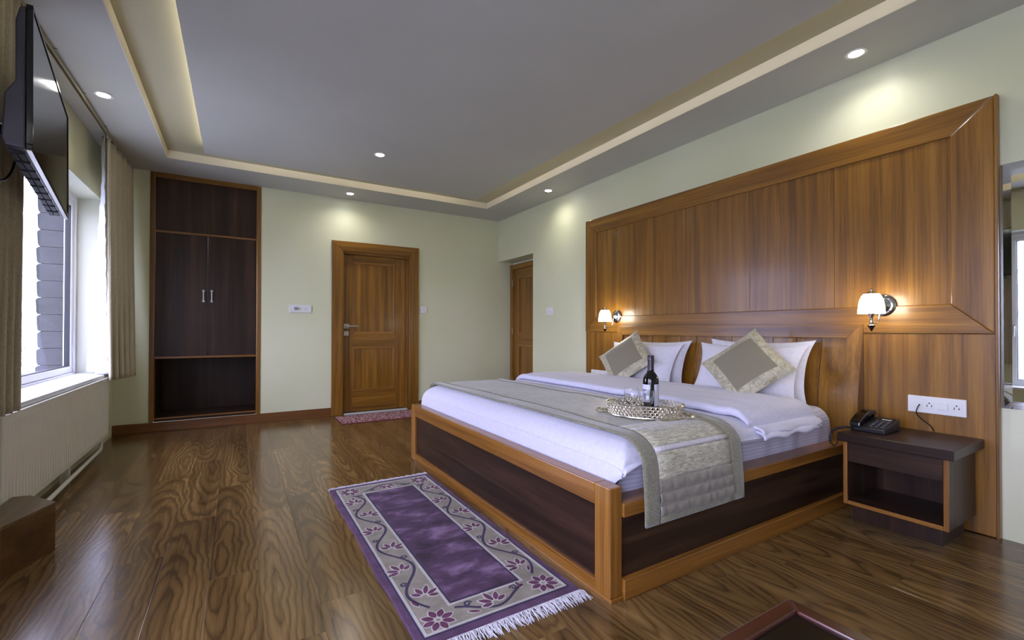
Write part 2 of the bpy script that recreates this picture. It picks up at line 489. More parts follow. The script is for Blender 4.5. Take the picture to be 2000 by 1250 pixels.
# left window wall
lw = MB()
XO = -1.2275
def seg(y0, y1, z0, z1): lw.box(XO, XL, y0, y1, z0, z1)
seg(YF, WIN2[0], -0.05, 2.70); seg(WIN2[0], WIN2[1], -0.05, WIN2[2]); seg(WIN2[0], WIN2[1], WIN2[3], 2.70)
seg(WIN2[1], WIN1[0], -0.05, 2.70); seg(WIN1[0], WIN1[1], -0.05, WIN1[2]); seg(WIN1[0], WIN1[1], WIN1[3], 2.70)
seg(WIN1[1], YB, -0.05, 2.70)
struct(lw.build('wall_left', WALLM, origin=(XL, 0, 0)))
struct(B(-1.33, 3.40, YF - 0.15, YF, -0.05, 2.70).build('wall_front', WALLM, origin=(0, YF, 0)))

# ceiling: soffit ring, cove lip, slab, centre panel, led strips
TX0, TX1, TY0, TY1 = -0.551, 2.699, -1.9, 5.058
c = MB()
c.box(XL, TX0, YF, YB, ZC, 2.615); c.box(TX1, XR, YF, YB, ZC, 2.615); c.box(TX0, TX1, TY1, YB, ZC, 2.615); c.box(TX0, TX1, YF, TY0, ZC, 2.615)
c.box(XL, XR, YF, YB, 2.615, 2.70)
ceil = struct(c.build('ceiling', CEILM, origin=(0, 0, ZC)))
for q in ((TX0, TX0 + 0.006, TY0, TY1), (TX1 - 0.006, TX1, TY0, TY1), (TX0 + 0.006, TX1 - 0.006, TY1 - 0.006, TY1), (TX0 + 0.006, TX1 - 0.006, TY0, TY0 + 0.006)):
    B(*q, ZC - 0.001, 2.612).build('cove_lip', LIPM, ceil)
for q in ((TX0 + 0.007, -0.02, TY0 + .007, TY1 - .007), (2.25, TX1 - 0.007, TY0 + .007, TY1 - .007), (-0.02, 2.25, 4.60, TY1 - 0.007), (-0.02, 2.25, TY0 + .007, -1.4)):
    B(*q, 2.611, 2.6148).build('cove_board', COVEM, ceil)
B(-0.258, 2.405, -1.6, 4.765, ZC, 2.556).build('ceiling_panel', CEILM, ceil)
for q in ((-0.20, -0.185, -1.5, 4.70), (2.335, 2.35, -1.5, 4.70), (-0.1, 2.25, 4.695, 4.71), (-0.1, 2.25, -1.54, -1.525)):
    B(*q, 2.5565, 2.562).build('cove_light', LED, ceil)

# baseboards
bb = MB(); bb.box(XL, 0.93, YB - 0.015, YB, 0, 0.098)
struct(bb.build('baseboard_back', RX, origin=(0, YB, 0), bevel=0.003))
struct(B(1.985, XR, YB - 0.015, YB, 0, 0.098).build('baseboard_back.001', RX, origin=(2.5, YB, 0), bevel=0.003))

# ---- door 1
d1 = struct(empty('door_1', (1.45, YB, 0)))
CF = YB - 0.022
def casing(par, x0, x1, zt, wl, wr, wt, yf, yb):
    MB().prism([(x0, 0), (x0 + wl, 0), (x0 + wl, zt - wt), (x0, zt)], 'Y', yf, yb).build('door_frame', HZ, par, bevel=0.004)
    MB().prism([(x1 - wr, 0), (x1, 0), (x1, zt), (x1 - wr, zt - wt)], 'Y', yf, yb).build('door_frame', HZ, par, bevel=0.004)
    MB().prism([(x0 + wl, zt - wt), (x1 - wr, zt - wt), (x1, zt), (x0, zt)], 'Y', yf, yb).build('door_frame', HX, par, bevel=0.004)
casing(d1, 0.928, 1.975, 2.043, 0.125, 0.125, 0.115, CF, YB - 0.0005)
# inner jamb
jy0, jy1 = CF + 0.004, YB + 0.14
B(DXa + 0.001, 1.068, jy0 + .02, jy1, 0, 1.90).build('jamb', HZ, d1); B(1.835, DXb - 0.001, jy0 + .02, jy1, 0, 1.90).build('jamb', HZ, d1)
B(DXa + 0.001, DXb - 0.001, jy0 + .02, jy1, 1.90, DZt - 0.001).build('jamb', HX, d1)
LY = YB + 0.055
def door_leaf(par, x0, x1, z0, z1, yf, st_l, st_r, rails, axis_map=None):
    """rails: list of (za,zb) from bottom"""
    def put(mb, name, m, p, **k): return mb.build(name, m, p, **k)
    leaf = put(B(x0, x1, yf + 0.014, yf + 0.036, z0, z1), 'door_leaf', HZ, par)
    put(B(x0, x0 + st_l, yf, yf + 0.014, z0, z1), 'stile', HZ, leaf, bevel=0.0015)
    put(B(x1 - st_r, x1, yf, yf + 0.014, z0, z1), 'stile', HZ, leaf, bevel=0.0015)
    for za, zb in rails: put(B(x0 + st_l, x1 - st_r, yf, yf + 0.014, za, zb), 'rail', HX, leaf, bevel=0.0015)
    for (a, b) in zip(rails[:-1], rails[1:]):
        za, zb = a[1], b[0]; xa, xb = x0 + st_l, x1 - st_r; t = 0.028
        for pl in ([(xa, za), (xb, za), (xb - t, za + t), (xa + t, za + t)], [(xa, zb), (xa + t, zb - t), (xb - t, zb - t), (xb, zb)]):
            put(MB().prism(pl, 'Y', yf - 0.006, yf + 0.014), 'moulding', GX, leaf, bevel=0.004)
        for pl in ([(xa, za), (xa + t, za + t), (xa + t, zb - t), (xa, zb)], [(xb, za), (xb, zb), (xb - t, zb - t), (xb - t, za + t)]):
            put(MB().prism(pl, 'Y', yf - 0.006, yf + 0.014), 'moulding', GZ, leaf, bevel=0.004)
        n = 4
        for k in range(n):
            u0 = xa + t + (xb - xa - 2 * t) * k / n; u1 = xa + t + (xb - xa - 2 * t) * (k + 1) / n
            put(B(u0, u1, yf + 0.006, yf + 0.0139, za + t, zb - t), 'panel', HZ, leaf)
    return leaf
leaf = door_leaf(d1, 1.070, 1.833, 0.02, 1.898, LY, 0.105, 0.14, [(0.02, 0.26), (0.80, 0.95), (1.82, 1.898)])
hy = LY
h = MB(); h.box(1.075, 1.135, hy - 0.012, hy - 0.0005, 1.015, 1.070)
hb = h.build('handle_plate', STEEL, leaf, bevel=0.003)
hb2 = MB(); hb2.lathe([(0.011, -0.055), (0.011, -0.010)], 14, (1.098, hy, 1.043), 'Y'); hb2.box(1.088, 1.235, hy - 0.062, hy - 0.044, 1.034, 1.052)
hb2.build('door_handle', STEEL, leaf, bevel=0.003)
B(1.075, 1.130, hy - 0.012, hy - 0.0005, 0.930, 0.985).build('lock_plate', STEEL, leaf, bevel=0.003)
struct(B(1.07, 1.833, YB - 0.01, YB + 0.05, 0.0, 0.012).build('trim_1', plain('pale_threshold', rgb(200, 200, 195), 0.5), origin=(1.45, YB, 0)))

# ---- door 2, in the alcove, faces -X
d2 = struct(empty('door_2', (3.36, 5.1, 0)))
def bx(par, name, y0, y1, z0, z1, xa, xb, m, bev=0.002): return B(xa, xb, y0, y1, z0, z1).build(name, m, par, bevel=bev)
AX = 3.362
bx(d2, 'door_frame', 5.47, 5.535, 0, 1.925, AX - 0.03, AX + 0.037, HZ); bx(d2, 'door_frame', 4.72, 4.79, 0, 1.925, AX - 0.03, AX + 0.037, HZ)
bx(d2, 'door_frame', 4.79, 5.47, 1.86, 1.925, AX - 0.03, AX + 0.037, HY)
lf = bx(d2, 'door_leaf', 4.79, 5.47, 0.01, 1.86, AX + 0.014, AX + 0.037, HZ)
bx(lf, 'stile', 5.36, 5.47, 0.01, 1.86, AX - 0.002, AX + 0.014, HZ); bx(lf, 'stile', 4.79, 4.90, 0.01, 1.86, AX - 0.002, AX + 0.014, HZ)
for za, zb in ((0.01, 0.24), (0.80, 0.94), (1.74, 1.86)): bx(lf, 'rail', 4.90, 5.36, za, zb, AX - 0.002, AX + 0.014, HY)
for za, zb in ((0.24, 0.80), (0.94, 1.74)):
    for y0, y1 in ((4.90, 4.925), (5.335, 5.36)): bx(lf, 'moulding', y0, y1, za, zb, AX - 0.006, AX + 0.014, GZ)
    bx(lf, 'moulding', 4.925, 5.335, za, za + 0.025, AX - 0.006, AX + 0.014, GY); bx(lf, 'moulding', 4.925, 5.335, zb - 0.025, zb, AX - 0.006, AX + 0.014, GY)
for hz in (1.62, 0.94, 0.25): bx(d2, 'hinge', 5.462, 5.478, hz, hz + 0.09, AX - 0.034, AX - 0.03, STEEL, 0.001)

# ---- windows
def window(name, y0, y1, z0, z1, mullions, handle_at=None):
    w = struct(empty(name, (XW, (y0 + y1) / 2, z0)))
    a, b = XW - 0.07, XW
    fw = 0.045
    B(a, b, y0 + .001, y1 - .001, z0 + .001, z0 + fw).build('window_frame', PVC, w, bevel=0.004); B(a, b, y0 + .001, y1 - .001, z1 - fw, z1 - .001).build('window_frame', PVC, w, bevel=0.004)
    B(a, b, y0 + .001, y0 + fw, z0 + fw, z1 - fw).build('window_frame', PVC, w, bevel=0.004); B(a, b, y1 - fw, y1 - .001, z0 + fw, z1 - fw).build('window_frame', PVC, w, bevel=0.004)
    ys = [y0 + fw] + list(mullions) + [y1 - fw]
    for m in mullions: B(a, b, m - 0.03, m + 0.03, z0 + fw, z1 - fw).build('mullion', PVC, w, bevel=0.004)
    for i in range(len(ys) - 1):
        u0 = ys[i] + (0.03 if i else 0) + 0.002; u1 = ys[i + 1] - (0.03 if i < len(ys) - 2 else 0) - 0.002
        v0, v1 = z0 + fw + .002, z1 - fw - .002; s = 0.05
        c, d = a + 0.01, b - 0.012
        sash = MB(); sash.box(c, d, u0, u1, v0, v0 + s); sash.box(c, d, u0, u1, v1 - s, v1); sash.box(c, d, u0, u0 + s, v0 + s, v1 - s); sash.box(c, d, u1 - s, u1, v0 + s, v1 - s)
        sh = sash.build('sash', PVC, w, bevel=0.003)
        g = MB(); e = 0.006
        g.box(c + .008, d - .006, u0 + s, u1 - s, v0 + s, v0 + s + e); g.box(c + .008, d - .006, u0 + s, u1 - s, v1 - s - e, v1 - s)
        g.box(c + .008, d - .006, u0 + s, u0 + s + e, v0 + s + e, v1 - s - e); g.box(c + .008, d - .006, u1 - s - e, u1 - s, v0 + s + e, v1 - s - e)
        g.build('gasket', RUBBER, sh)
        B((c + d) / 2 - .002, (c + d) / 2 + .002, u0 + s + e, u1 - s - e, v0 + s + e, v1 - s - e).build('pane', PANE, sh)
        if handle_at == i:
            hm = MB(); hm.box(d, d + 0.012, u1 - 0.045, u1 - 0.015, 1.0, 1.07); hm.box(d + 0.012, d + 0.04, u1 - 0.04, u1 - 0.02, 1.04, 1.06); hm.box(d + 0.03, d + 0.045, u1 - 0.04, u1 - 0.02, 0.94, 1.06)
            hm.build('window_handle', STEEL, sh, bevel=0.003)
    # painted reveal boards
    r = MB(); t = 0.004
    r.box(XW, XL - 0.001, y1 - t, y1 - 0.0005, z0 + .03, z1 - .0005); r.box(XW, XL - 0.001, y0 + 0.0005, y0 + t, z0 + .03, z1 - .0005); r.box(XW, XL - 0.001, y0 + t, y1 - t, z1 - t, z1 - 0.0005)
    r.build('reveal', REVEALP, w)
    return w
w1 = window('window_1', *WIN1, mullions=[4.02 - 0.55])
sill = MB(); sill.box(XW + 0.0005, -0.925, WIN1[0] + .006, WIN1[1] - .006, 0.605, 0.632)
sill.build('window_sill', PVC, w1, bevel=0.004)
w2 = window('window_2', *WIN2, mullions=[0.1], handle_at=1)
B(XW + 0.0005, -0.96, WIN2[0] + .006, WIN2[1] - .006, WIN2[2] + 0.003, WIN2[2] + 0.029).build('window_sill', PVC, w2, bevel=0.004)

# ---- outside: slate pier beside the window, ground, mountain
pier = struct(B(-1.40, -1.229, 5.235, 5.75, -0.6, 3.2).build('wall_outside', SLATE, origin=(-1.36, 5.4, -0.6)))
rp = random.Random(11)
z = -0.28; i = 0
while z < 2.5:
    hgt = 0.1405; lx = -1.418 + rp.uniform(-0.004, 0.006)
    mb = MB(); pts = [(lx + 0.012, z), (-1.232, z), (-1.232, z + hgt - 0.004), (lx + 0.016, z + hgt - 0.004), (lx, z + hgt - 0.02), (lx + 0.004, z + 0.02)]
    mb.prism(pts, 'Y', 5.20 + rp.uniform(0, 0.006), 5.2345)
    mb.build('stone_slab', SLATE, pier); z += hgt; i += 1
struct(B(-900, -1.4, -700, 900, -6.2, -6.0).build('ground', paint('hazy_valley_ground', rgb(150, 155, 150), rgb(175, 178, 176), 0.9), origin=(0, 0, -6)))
def mountain():
    rm = random.Random(5)
    mb = MB(); nu, nv = 90, 14
    ph = [rm.uniform(0, 6) for _ in range(8)]
    def ridge(t):
        return 0.55 + sum(math.sin(t * f * 12 + p) * a for f, a, p in ((1, .22, ph[0]), (2.3, .12, ph[1]), (4.7, .07, ph[2]), (11, .035, ph[3]), (23, .018, ph[4])))
    def fn(u, v):
        a = math.radians(100 + u * 130 - 60)
        d = 620 + v * 260
        hgt = ridge(u) * 150 * math.sin(min(1, v * 1.3) * PI / 2) + 10 * math.sin(u * 160 + v * 9) * v
        return (d * math.cos(a), d * math.sin(a), -6 + hgt)
    mb.grid(fn, nu, nv)
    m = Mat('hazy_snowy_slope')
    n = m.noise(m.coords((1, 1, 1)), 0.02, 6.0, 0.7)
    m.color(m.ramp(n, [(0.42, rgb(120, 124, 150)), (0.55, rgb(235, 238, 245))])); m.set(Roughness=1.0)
    return mb.build('mountain', m.m, origin=(-300, 650, -6), smooth=True)
tag(mountain(), 'pale snowy mountain ridge far beyond the window', 'mountain')
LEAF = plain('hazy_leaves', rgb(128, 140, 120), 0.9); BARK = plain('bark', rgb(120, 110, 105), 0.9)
def tree(x, y, h, w, label, sd):
    t = thing('tree', (x, y, -6), label, 'tree')
    rr = random.Random(sd)
    MB().tube([(x, y, -6), (x + .05, y, -2), (x, y, -6 + h * .9)], [0.16, 0.1, 0.03], 7).build('trunk', BARK, t, smooth=True)
    f = MB()
    for k in range(900):
        q = rr.random(); zz = -6 + h * (0.25 + 0.75 * q); rad = w * math.sin(min(1, (1.02 - q) * 1.4) * PI / 2) * math.sqrt(rr.random())
        a = rr.uniform(0, 2 * PI); p = Vector((x + rad * math.cos(a), y + rad * math.sin(a), zz)); s = rr.uniform(0.07, 0.14)
        e = Euler((rr.uniform(0, 6), rr.uniform(0, 6), rr.uniform(0, 6))).to_matrix()
        f.add([p + e @ Vector(v) * s for v in ((-1, 0, 0), (0, -.5, .1), (1, 0, 0), (0, .5, .1))], [(0, 1, 2, 3)])
    tag(f.build('foliage', LEAF, t), kind='stuff')
tree(-9.3, 26.0, 8.4, 0.9, 'slender hazy tree outside, beside the left curtain', 2)
tree(-7.2, 24.2, 8.9, 0.55, 'slender hazy tree outside, beside the slate pier', 3)

# ================================================================== WARDROBE (built in)
wd = thing('wardrobe', (-0.26, YB, 0.098), 'tall built-in wardrobe with dark doors and an open bottom shelf', 'wardrobe')
wy = YB - 0.012
fwd = 0.040
B(WXa, WXa + fwd, wy, YB + 0.03, 0.098, ZC - 0.001).build('frame_stile', HZ, wd, bevel=0.006); B(WXb - fwd, WXb, wy, YB + 0.03, 0.098, ZC - 0.001).build('frame_stile', HZ, wd, bevel=0.006)
B(WXa + fwd, WXb - fwd, wy, YB + 0.03, 2.492, ZC - 0.001).build('frame_rail', HX, wd, bevel=0.005)
xi0, xi1 = WXa + fwd, WXb - fwd
B(xi0 + .001, xi1 - .001, YB + 0.012, YB + 0.03, 1.975, 2.4915).build('upper_panel', DZ, wd)
B(xi0, xi1, YB - 0.006, YB + 0.03, 1.957, 1.974).build('edge_strip', GX, wd, bevel=0.003)
xm = -0.2645
dl = B(xi0 + .002, xm - .0015, YB + 0.010, YB + 0.028, 0.735, 1.955).build('door', DZ, wd, bevel=0.001)
dr = B(xm + .0015, xi1 - .002, YB + 0.010, YB + 0.028, 0.735, 1.955).build('door', DZ, wd, bevel=0.001)
for par, hx in ((dl, -0.299), (dr, -0.229)):
    hm = MB(); y1 = YB + 0.0098
    for hz in (1.28, 1.385): hm.box(hx - 0.011, hx + 0.011, y1 - 0.022, y1, hz, hz + 0.019)
    hm.box(hx - 0.006, hx + 0.006, y1 - 0.026, y1 - 0.014, 1.297, 1.387)
    hm.build('handle', STEEL, par, bevel=0.002)
B(xi0, xi1, YB - 0.006, YB + 0.03, 0.712, 0.733).build('edge_strip', GX, wd, bevel=0.003)
cy = YB + 0.52
B(xi0, xi1, YB + 0.031, cy, 0.712, 0.733).build('shelf', DX, wd)
B(xi0, xi1, YB + 0.012, cy, 0.115, 0.128).build('shelf', DX, wd)
B(xi0, xi1, cy, cy + 0.015, 0.10, 0.712).build('back_board', DZ, wd)
B(xi0 - 0.0, xi0 + 0.006, YB + 0.031, cy, 0.128, 0.711).build('side_board', DZ, wd); B(xi1 - 0.006, xi1, YB + 0.031, cy, 0.128, 0.711).build('side_board', DZ, wd)
B(xi0, xi1, YB - 0.004, YB + 0.011, 0.122, 0.135).build('edge_strip', GX, wd, bevel=0.003)
B(xi0, xi1, YB + 0.002, YB + 0.011, 0.098, 0.121).build('plinth', DX, wd)

# ================================================================== PANELLING on the right wall
pn = thing('wall_panelling', (XP, 2.15, 0), 'large honey wood wall panelling with framed boards behind the bed', 'panelling')
pa, pb = XP - 0.006, XR - 0.0005
Y0, Y1, Y0i, Y1i = 0.650, 3.651, 0.808, 3.487
ZT, ZTi, ZM1, ZM0 = 2.143, 2.000, 1.138, 0.986
def pp(name, poly, xa, xb, m, bev=0.004): return MB().prism(poly, 'X', xa, xb).build(name, m, pn, bevel=bev)
ff = XP - 0.010
pp('frame_rail', [(Y0, ZT), (Y1, ZT), (Y1i, ZTi), (Y0i, ZTi)], ff, pb, HY)
pp('frame_stile', [(Y0, ZM0), (Y0, ZT), (Y0i, ZTi), (Y0i, ZM1)], ff, pb, HZ)
pp('frame_stile', [(Y1, ZM0), (Y1i, ZM1), (Y1i, ZTi), (Y1, ZT)], ff, pb, HZ)
pp('middle_rail', [(Y0, ZM0), (Y0i, ZM1), (Y1i, ZM1), (Y1, ZM0)], ff, pb, HY)
yj = [Y0i, 1.341, 1.877, 2.418, 2.970, Y1i]
for a, b in zip(yj[:-1], yj[1:]):
    pp('board', [(a + .0008, ZM1), (b - .0008, ZM1), (b - .0008, ZTi), (a + .0008, ZTi)], XP, pb, HZ, 0.0015)
pp('board', [(Y0 + .001, 0.004), (1.19, 0.004), (1.19, ZM0 - .0015), (Y0 + .001, ZM0 - .0015)], XP - 0.002, pb, HZ, 0.0015)
pp('board', [(3.155, 0.004), (Y1 - .001, 0.004), (Y1 - .001, ZM0 - .0015), (3.155, ZM0 - .0015)], XP - 0.002, pb, HZ, 0.0015)
B(ff - 0.002, pb, Y0 - 0.012, Y0 - 0.0005, 0.0, ZT + 0.003).build('edge_lipping', HZ, pn, bevel=0.002)

# ================================================================== HEADBOARD
hd = thing('headboard', (3.09, 2.17, 0.30), 'honey wood headboard with vertical slats and a mitred frame behind the pillows', 'headboard')
def hprot(z): return 0.062 * smoothstep(1.02, 0.55, z) + 0.028
def hboard(name, yfun0, yfun1, z0, z1, off, m, nz=14):
    """curved board: y range may vary with z (mitres)"""
    mb = MB(); vs = []; fs = []
    for k in range(nz + 1):
        z = z0 + (z1 - z0) * k / nz; x = XP - hprot(z) + off; a, b = yfun0(z), yfun1(z)
        vs += [(x, a, z), (x, b, z), (XP - 0.0105, b, z), (XP - 0.0105, a, z)]
    for k in range(nz):
        for q in range(4):
            i, j = k * 4 + q, k * 4 + (q + 1) % 4
            fs.append((i, i + 4, j + 4, j))
    fs.append((0, 1, 2, 3)); fs.append((nz * 4 + 3, nz * 4 + 2, nz * 4 + 1, nz * 4))
    mb.add(vs, fs)
    return mb.build(name, m, hd, bevel=0.002)
hz0, hz1, hzi = 0.30, 1.040, 0.957
ya, yb_, yai, ybi = 1.186, 3.163, 1.264, 3.096
tt = lambda z: min(1, max(0, (z - hzi) / (hz1 - hzi)))
hboard('frame_stile', lambda z: ya, lambda z: yai + (ya + 0.0005 - yai) * tt(z), hz0, hz1, 0, HZ, 26)
hboard('frame_stile', lambda z: ybi + (yb_ - 0.0005 - ybi) * tt(z), lambda z: yb_, hz0, hz1, 0, HZ, 26)
hboard('frame_rail', lambda z: yai + (ya - yai) * tt(z), lambda z: ybi + (yb_ - ybi) * tt(z), hzi, hz1, 0, HY, 4)
js = [yai, 1.405]
while js[-1] + 0.15 < ybi - 0.03: js.append(js[-1] + 0.15)
js.append(ybi)
for a, b in zip(js[:-1], js[1:]):
    hboard('slat', lambda z, a=a: a + 0.0018, lambda z, b=b: b - 0.0018, hz0, hzi, 0.022, HZ, 12)

# ================================================================== BED
bd = thing('bed', (2.1, 2.3, 0), 'wide wooden platform bed with golden rails around dark panels', 'bed')
BX0, BX1, BY0, BY1 = 1.165, 1.225, 1.225, 3.43
FT = 0.420
B(BX0, BX1, BY0 + 0.085, BY1 - 0.08, 0.338, FT).build('foot_rail', GY, bd, bevel=0.004)
MB().prism([(BY0, 0.016), (BY0 + 0.085, 0.016), (BY0 + 0.085, FT), (BY0, FT)], 'X', BX0, BX1).build('post', GZ, bd, bevel=0.004)
B(BX0, BX1, BY1 - 0.08, BY1, 0.0, FT).build('post', GZ, bd, bevel=0.004)
B(BX0 + 0.002, BX1, BY0 - 0.004, BY1 - 0.08, 0.0, 0.0155).build('base_strip', GY, bd, bevel=0.002)
B(BX0 + 0.002, BX1, BY0 + 0.085, BY1 - 0.08, 0.0157, 0.056).build('foot_rail', GY, bd, bevel=0.003)
B(BX0 + 0.016, BX1 - 0.01, BY0 + 0.085, BY1 - 0.08, 0.056, 0.338).build('foot_panel', DY, bd)
for (s0, s1, p0, p1, q0, q1, t0, t1) in ((1.216, 1.312, 1.236, 1.256, 1.212, 1.25, 0, 0), (3.345, 3.440, 3.40, 3.42, 3.405, 3.443, 0, 0)):
    B(BX1 + .001, 3.035, s0, s1, 0.305, 0.356).build('side_rail', GX, bd, bevel=0.003)
    B(BX1 + .001, 3.035, p0, p1, 0.076, 0.305).build('side_panel', DX, bd)
    B(BX1 + .001, 3.035, q0, q1, 0.0, 0.076).build('side_rail', GX, bd, bevel=0.003)
B(BX1 + .002, 3.045, 1.313, 3.344, 0.29, 0.315).build('bed_base', DX, bd)
# mattress
def rbox_profile(y0, y1, z0, z1, r, n=8):
    pts = []
    for (cy, cz, a0) in ((y1 - r, z1 - r, 0), (y0 + r, z1 - r, PI / 2)):
        for k in range(n + 1):
            a = a0 + PI / 2 * k / n; pts.append((cy + r * math.cos(a), cz + r * math.sin(a)))
    return [(y1, z0)] + pts + [(y0, z0)]
def mattress():
    x0, x1, y0, y1, z0, z1 = 1.258, 3.035, 1.312, 3.343, 0.317, 0.550
    mb = MB(); nx = 60; prof = rbox_profile(y0, y1, z0, z1, 0.075, 8); m = len(prof)
    vs = []
    for i in range(nx + 1):
        t = i / nx; x = x0 + (x1 - x0) * t
        e = min(t, 1 - t) * (x1 - x0); sh = 0.0 if e > 0.12 else 0.12 - math.sqrt(max(0, 0.12 ** 2 - (0.12 - e) ** 2))
        for (y, z) in prof:
            w = smoothstep(0.42, z1, z)
            yy = y + (2.3275 - y) / 1.02 * sh * 0.9 * w * (0.6 if t > .5 else .3)
            bul = 0.006 * math.sin(x * 21 + z * 9) + 0.004 * math.sin(x * 47)
            side = smoothstep(0.33, 0.42, z) * (1 if abs(y - 2.33) > 0.9 else 0.3)
            yy += (-1 if y < 2.33 else 1) * (bul * side + 0.012 * side)
            vs.append((x + 0.11 * (1 - t) ** 6 * smoothstep(0.40, 0.54, z), yy, z - sh * 0.25 * w))
    fs = []
    for i in range(nx):
        for k in range(m):
            k2 = (k + 1) % m; fs.append((i * m + k, (i + 1) * m + k, (i + 1) * m + k2, i * m + k2))
    fs.append(tuple(range(m))); fs.append(tuple(nx * m + k for k in range(m))[::-1])
    mb.add(vs, fs)
    o = mb.build('mattress', STRIPE, smooth=True, angle=60)
    return tag(o, 'thick mattress in a white satin striped fitted sheet on the bed', 'mattress')
mattress()

# duvet surface ----------------------------------------------------
DY0, DY1, DX0, DX1 = 1.238, 3.40, 1.242, 2.72
def dz_top(x, y):
    """height of the duvet top skin"""
    base = 0.572 + 0.008 * math.sin((y - DY0) / (DY1 - DY0) * PI)
    base += 0.004 * math.sin(x * 9 + y * 3) * math.sin(y * 5 + 1.0)
    ey = min(y - DY0, DY1 - y); r = 0.13; d1_ = d2_ = 0.0
    if ey < r: d1_ = (r - math.sqrt(max(0, r * r - (r - ey) ** 2))) * 0.60
    ex = x - DX0; r2 = 0.15
    if ex < r2: d2_ = (r2 - math.sqrt(max(0, r2 * r2 - (r2 - ex) ** 2))) * 0.62
    base -= max(d1_, d2_) + 0.25 * min(d1_, d2_)
    return base
def duvet():
    mb = MB(); nx, ny = 76, 90
    def top(u, v):
        x = DX0 + (DX1 - DX0) * u ** 1.25; y = DY0 + (DY1 - DY0) * (0.5 - 0.5 * math.cos(PI * v)); return (x, y, dz_top(x, y))
    mb.grid(top, nx, ny)
    # skirts: near side, far side, foot
    def hem(x):  # lower edge of the near side
        return 0.486 + 0.015 * smoothstep(1.3, 2.0, x) + 0.015 * smoothstep(2.0, 2.6, x) + 0.006 * math.sin(x * 17) + 0.004 * math.sin(x * 41)
    def near(u, v):
        x = DX0 + (DX1 - DX0) * u ** 1.25; z1 = dz_top(x, DY0); q_ = smoothstep(0.0, 0.10, x - DX0); z0 = min(hem(x), z1 - 0.012) * q_ + 0.44 * (1 - q_); z = z1 + (z0 - z1) * v
        return (x, DY0 - 0.016 * math.sin(v * PI) + 0.035 * v * v * v, z)
    mb.grid(near, nx, 6, True)
    def far(u, v):
        x = DX0 + (DX1 - DX0) * u ** 1.25; z1 = dz_top(x, DY1); return (x, DY1 + 0.01 * math.sin(v * PI), z1 + (0.46 - z1) * v)
    mb.grid(far, nx, 4)
    def foot(u, v):
        y = DY0 + (DY1 - DY0) * (0.5 - 0.5 * math.cos(PI * u)); z1 = dz_top(DX0, y); x = DX0 - 0.006 * math.sin(v * PI); return (x - 0.001, y, z1 + (0.44 - 0.078 * smoothstep(0.0, 0.10, y - DY0) - z1) * v)
    mb.grid(foot, ny, 5)
    me = mb.build('duvet', SHEET, smooth=True, angle=75)
    # turned back fold
    f = MB()
    fx0, fx1 = 2.085, 2.70
    prof = []
    n = 10
    for k in range(n + 1):          # front rolled edge
        a = PI * 1.5 - PI * k / n * 0.95
        prof.append((fx0 + 0.026 + 0.026 * math.cos(a), 0.024 + 0.022 * math.sin(a)))
    for k in range(1, 16): prof.append((fx0 + 0.03 + (fx1 - fx0 - 0.06) * k / 15, 0.046 + 0.006 * math.sin(k / 15 * PI) - 0.003 * math.sin(k * 1.7)))
    prof.append((fx1, 0.034)); prof.append((fx1 + 0.005, 0.016)); prof.append((fx1 - 0.02, 0.003))
    m = len(prof); ny2 = 80
    vs = []
    for j in range(ny2 + 1):
        t = j / ny2; y = DY0 + 0.02 + (DY1 - DY0 - 0.02) * t
        e = min(t, 1 - t) * (DY1 - DY0); tap = min(1, 0.75 + 0.25 * math.sqrt(min(1, e / 0.10)))
        fxs = 0.012 * math.sin(y * 4.3) + 0.006 * math.sin(y * 11)
        for (x, zz) in prof:
            b = dz_top(min(max(x, DX0 + .2), DX1), min(max(y, DY0), DY1))
            wr = 0.004 * math.sin(y * 34 + x * 12) * (1 - t) ** 3
            vs.append((x + fxs * (1 if x < 2.3 else 0.3), y, b + zz * tap + 0.002 + wr))
    fs = []
    for j in range(ny2):
        for k in range(m - 1): fs.append((j * m + k, j * m + k + 1, (j + 1) * m + k + 1, (j + 1) * m + k))
    fs.append(tuple(range(m))[::-1]); fs.append(tuple(ny2 * m + k for k in range(m)))
    f.add(vs, fs)
    f.build('turned_back_fold', SHEET, me, smooth=True, angle=60)
    # flap of the fold hanging over the near edge
    g = MB()
    for lay in range(2):
        g = MB()
        def flap(u, v, lay=lay):
            x = 2.13 + (0.56 - 0.05 * lay) * u; b = dz_top(x, DY0)
            y = DY0 + 0.03 - (0.058 + 0.010 * lay) * math.sin(v * PI * 0.55) + 0.005 * math.sin(u * 13 + lay)
            zt = b + 0.042 - 0.018 * lay - 0.008 * u
            return (x, y, zt - v * v * (0.030 + 0.006 * math.sin(u * 17 + lay * 2)))
        g.grid(flap, 40, 8, True)
        g.build('fold_hem', SHEET, me, smooth=True, solid=0.010)
    # piped hem line
    MB().tube([(DX0 + (2.75 - DX0) * k / 50, DY0 + 0.006, min(hem(DX0 + (2.75 - DX0) * k / 50), dz_top(DX0 + (2.75 - DX0) * k / 50, DY0) - .012) - 0.002) for k in range(51)], 0.006, 6).build('piping', SHEET, me, smooth=True)
    return tag(me, 'white duvet spread over the bed with its top edge turned back', 'duvet')
duvet()

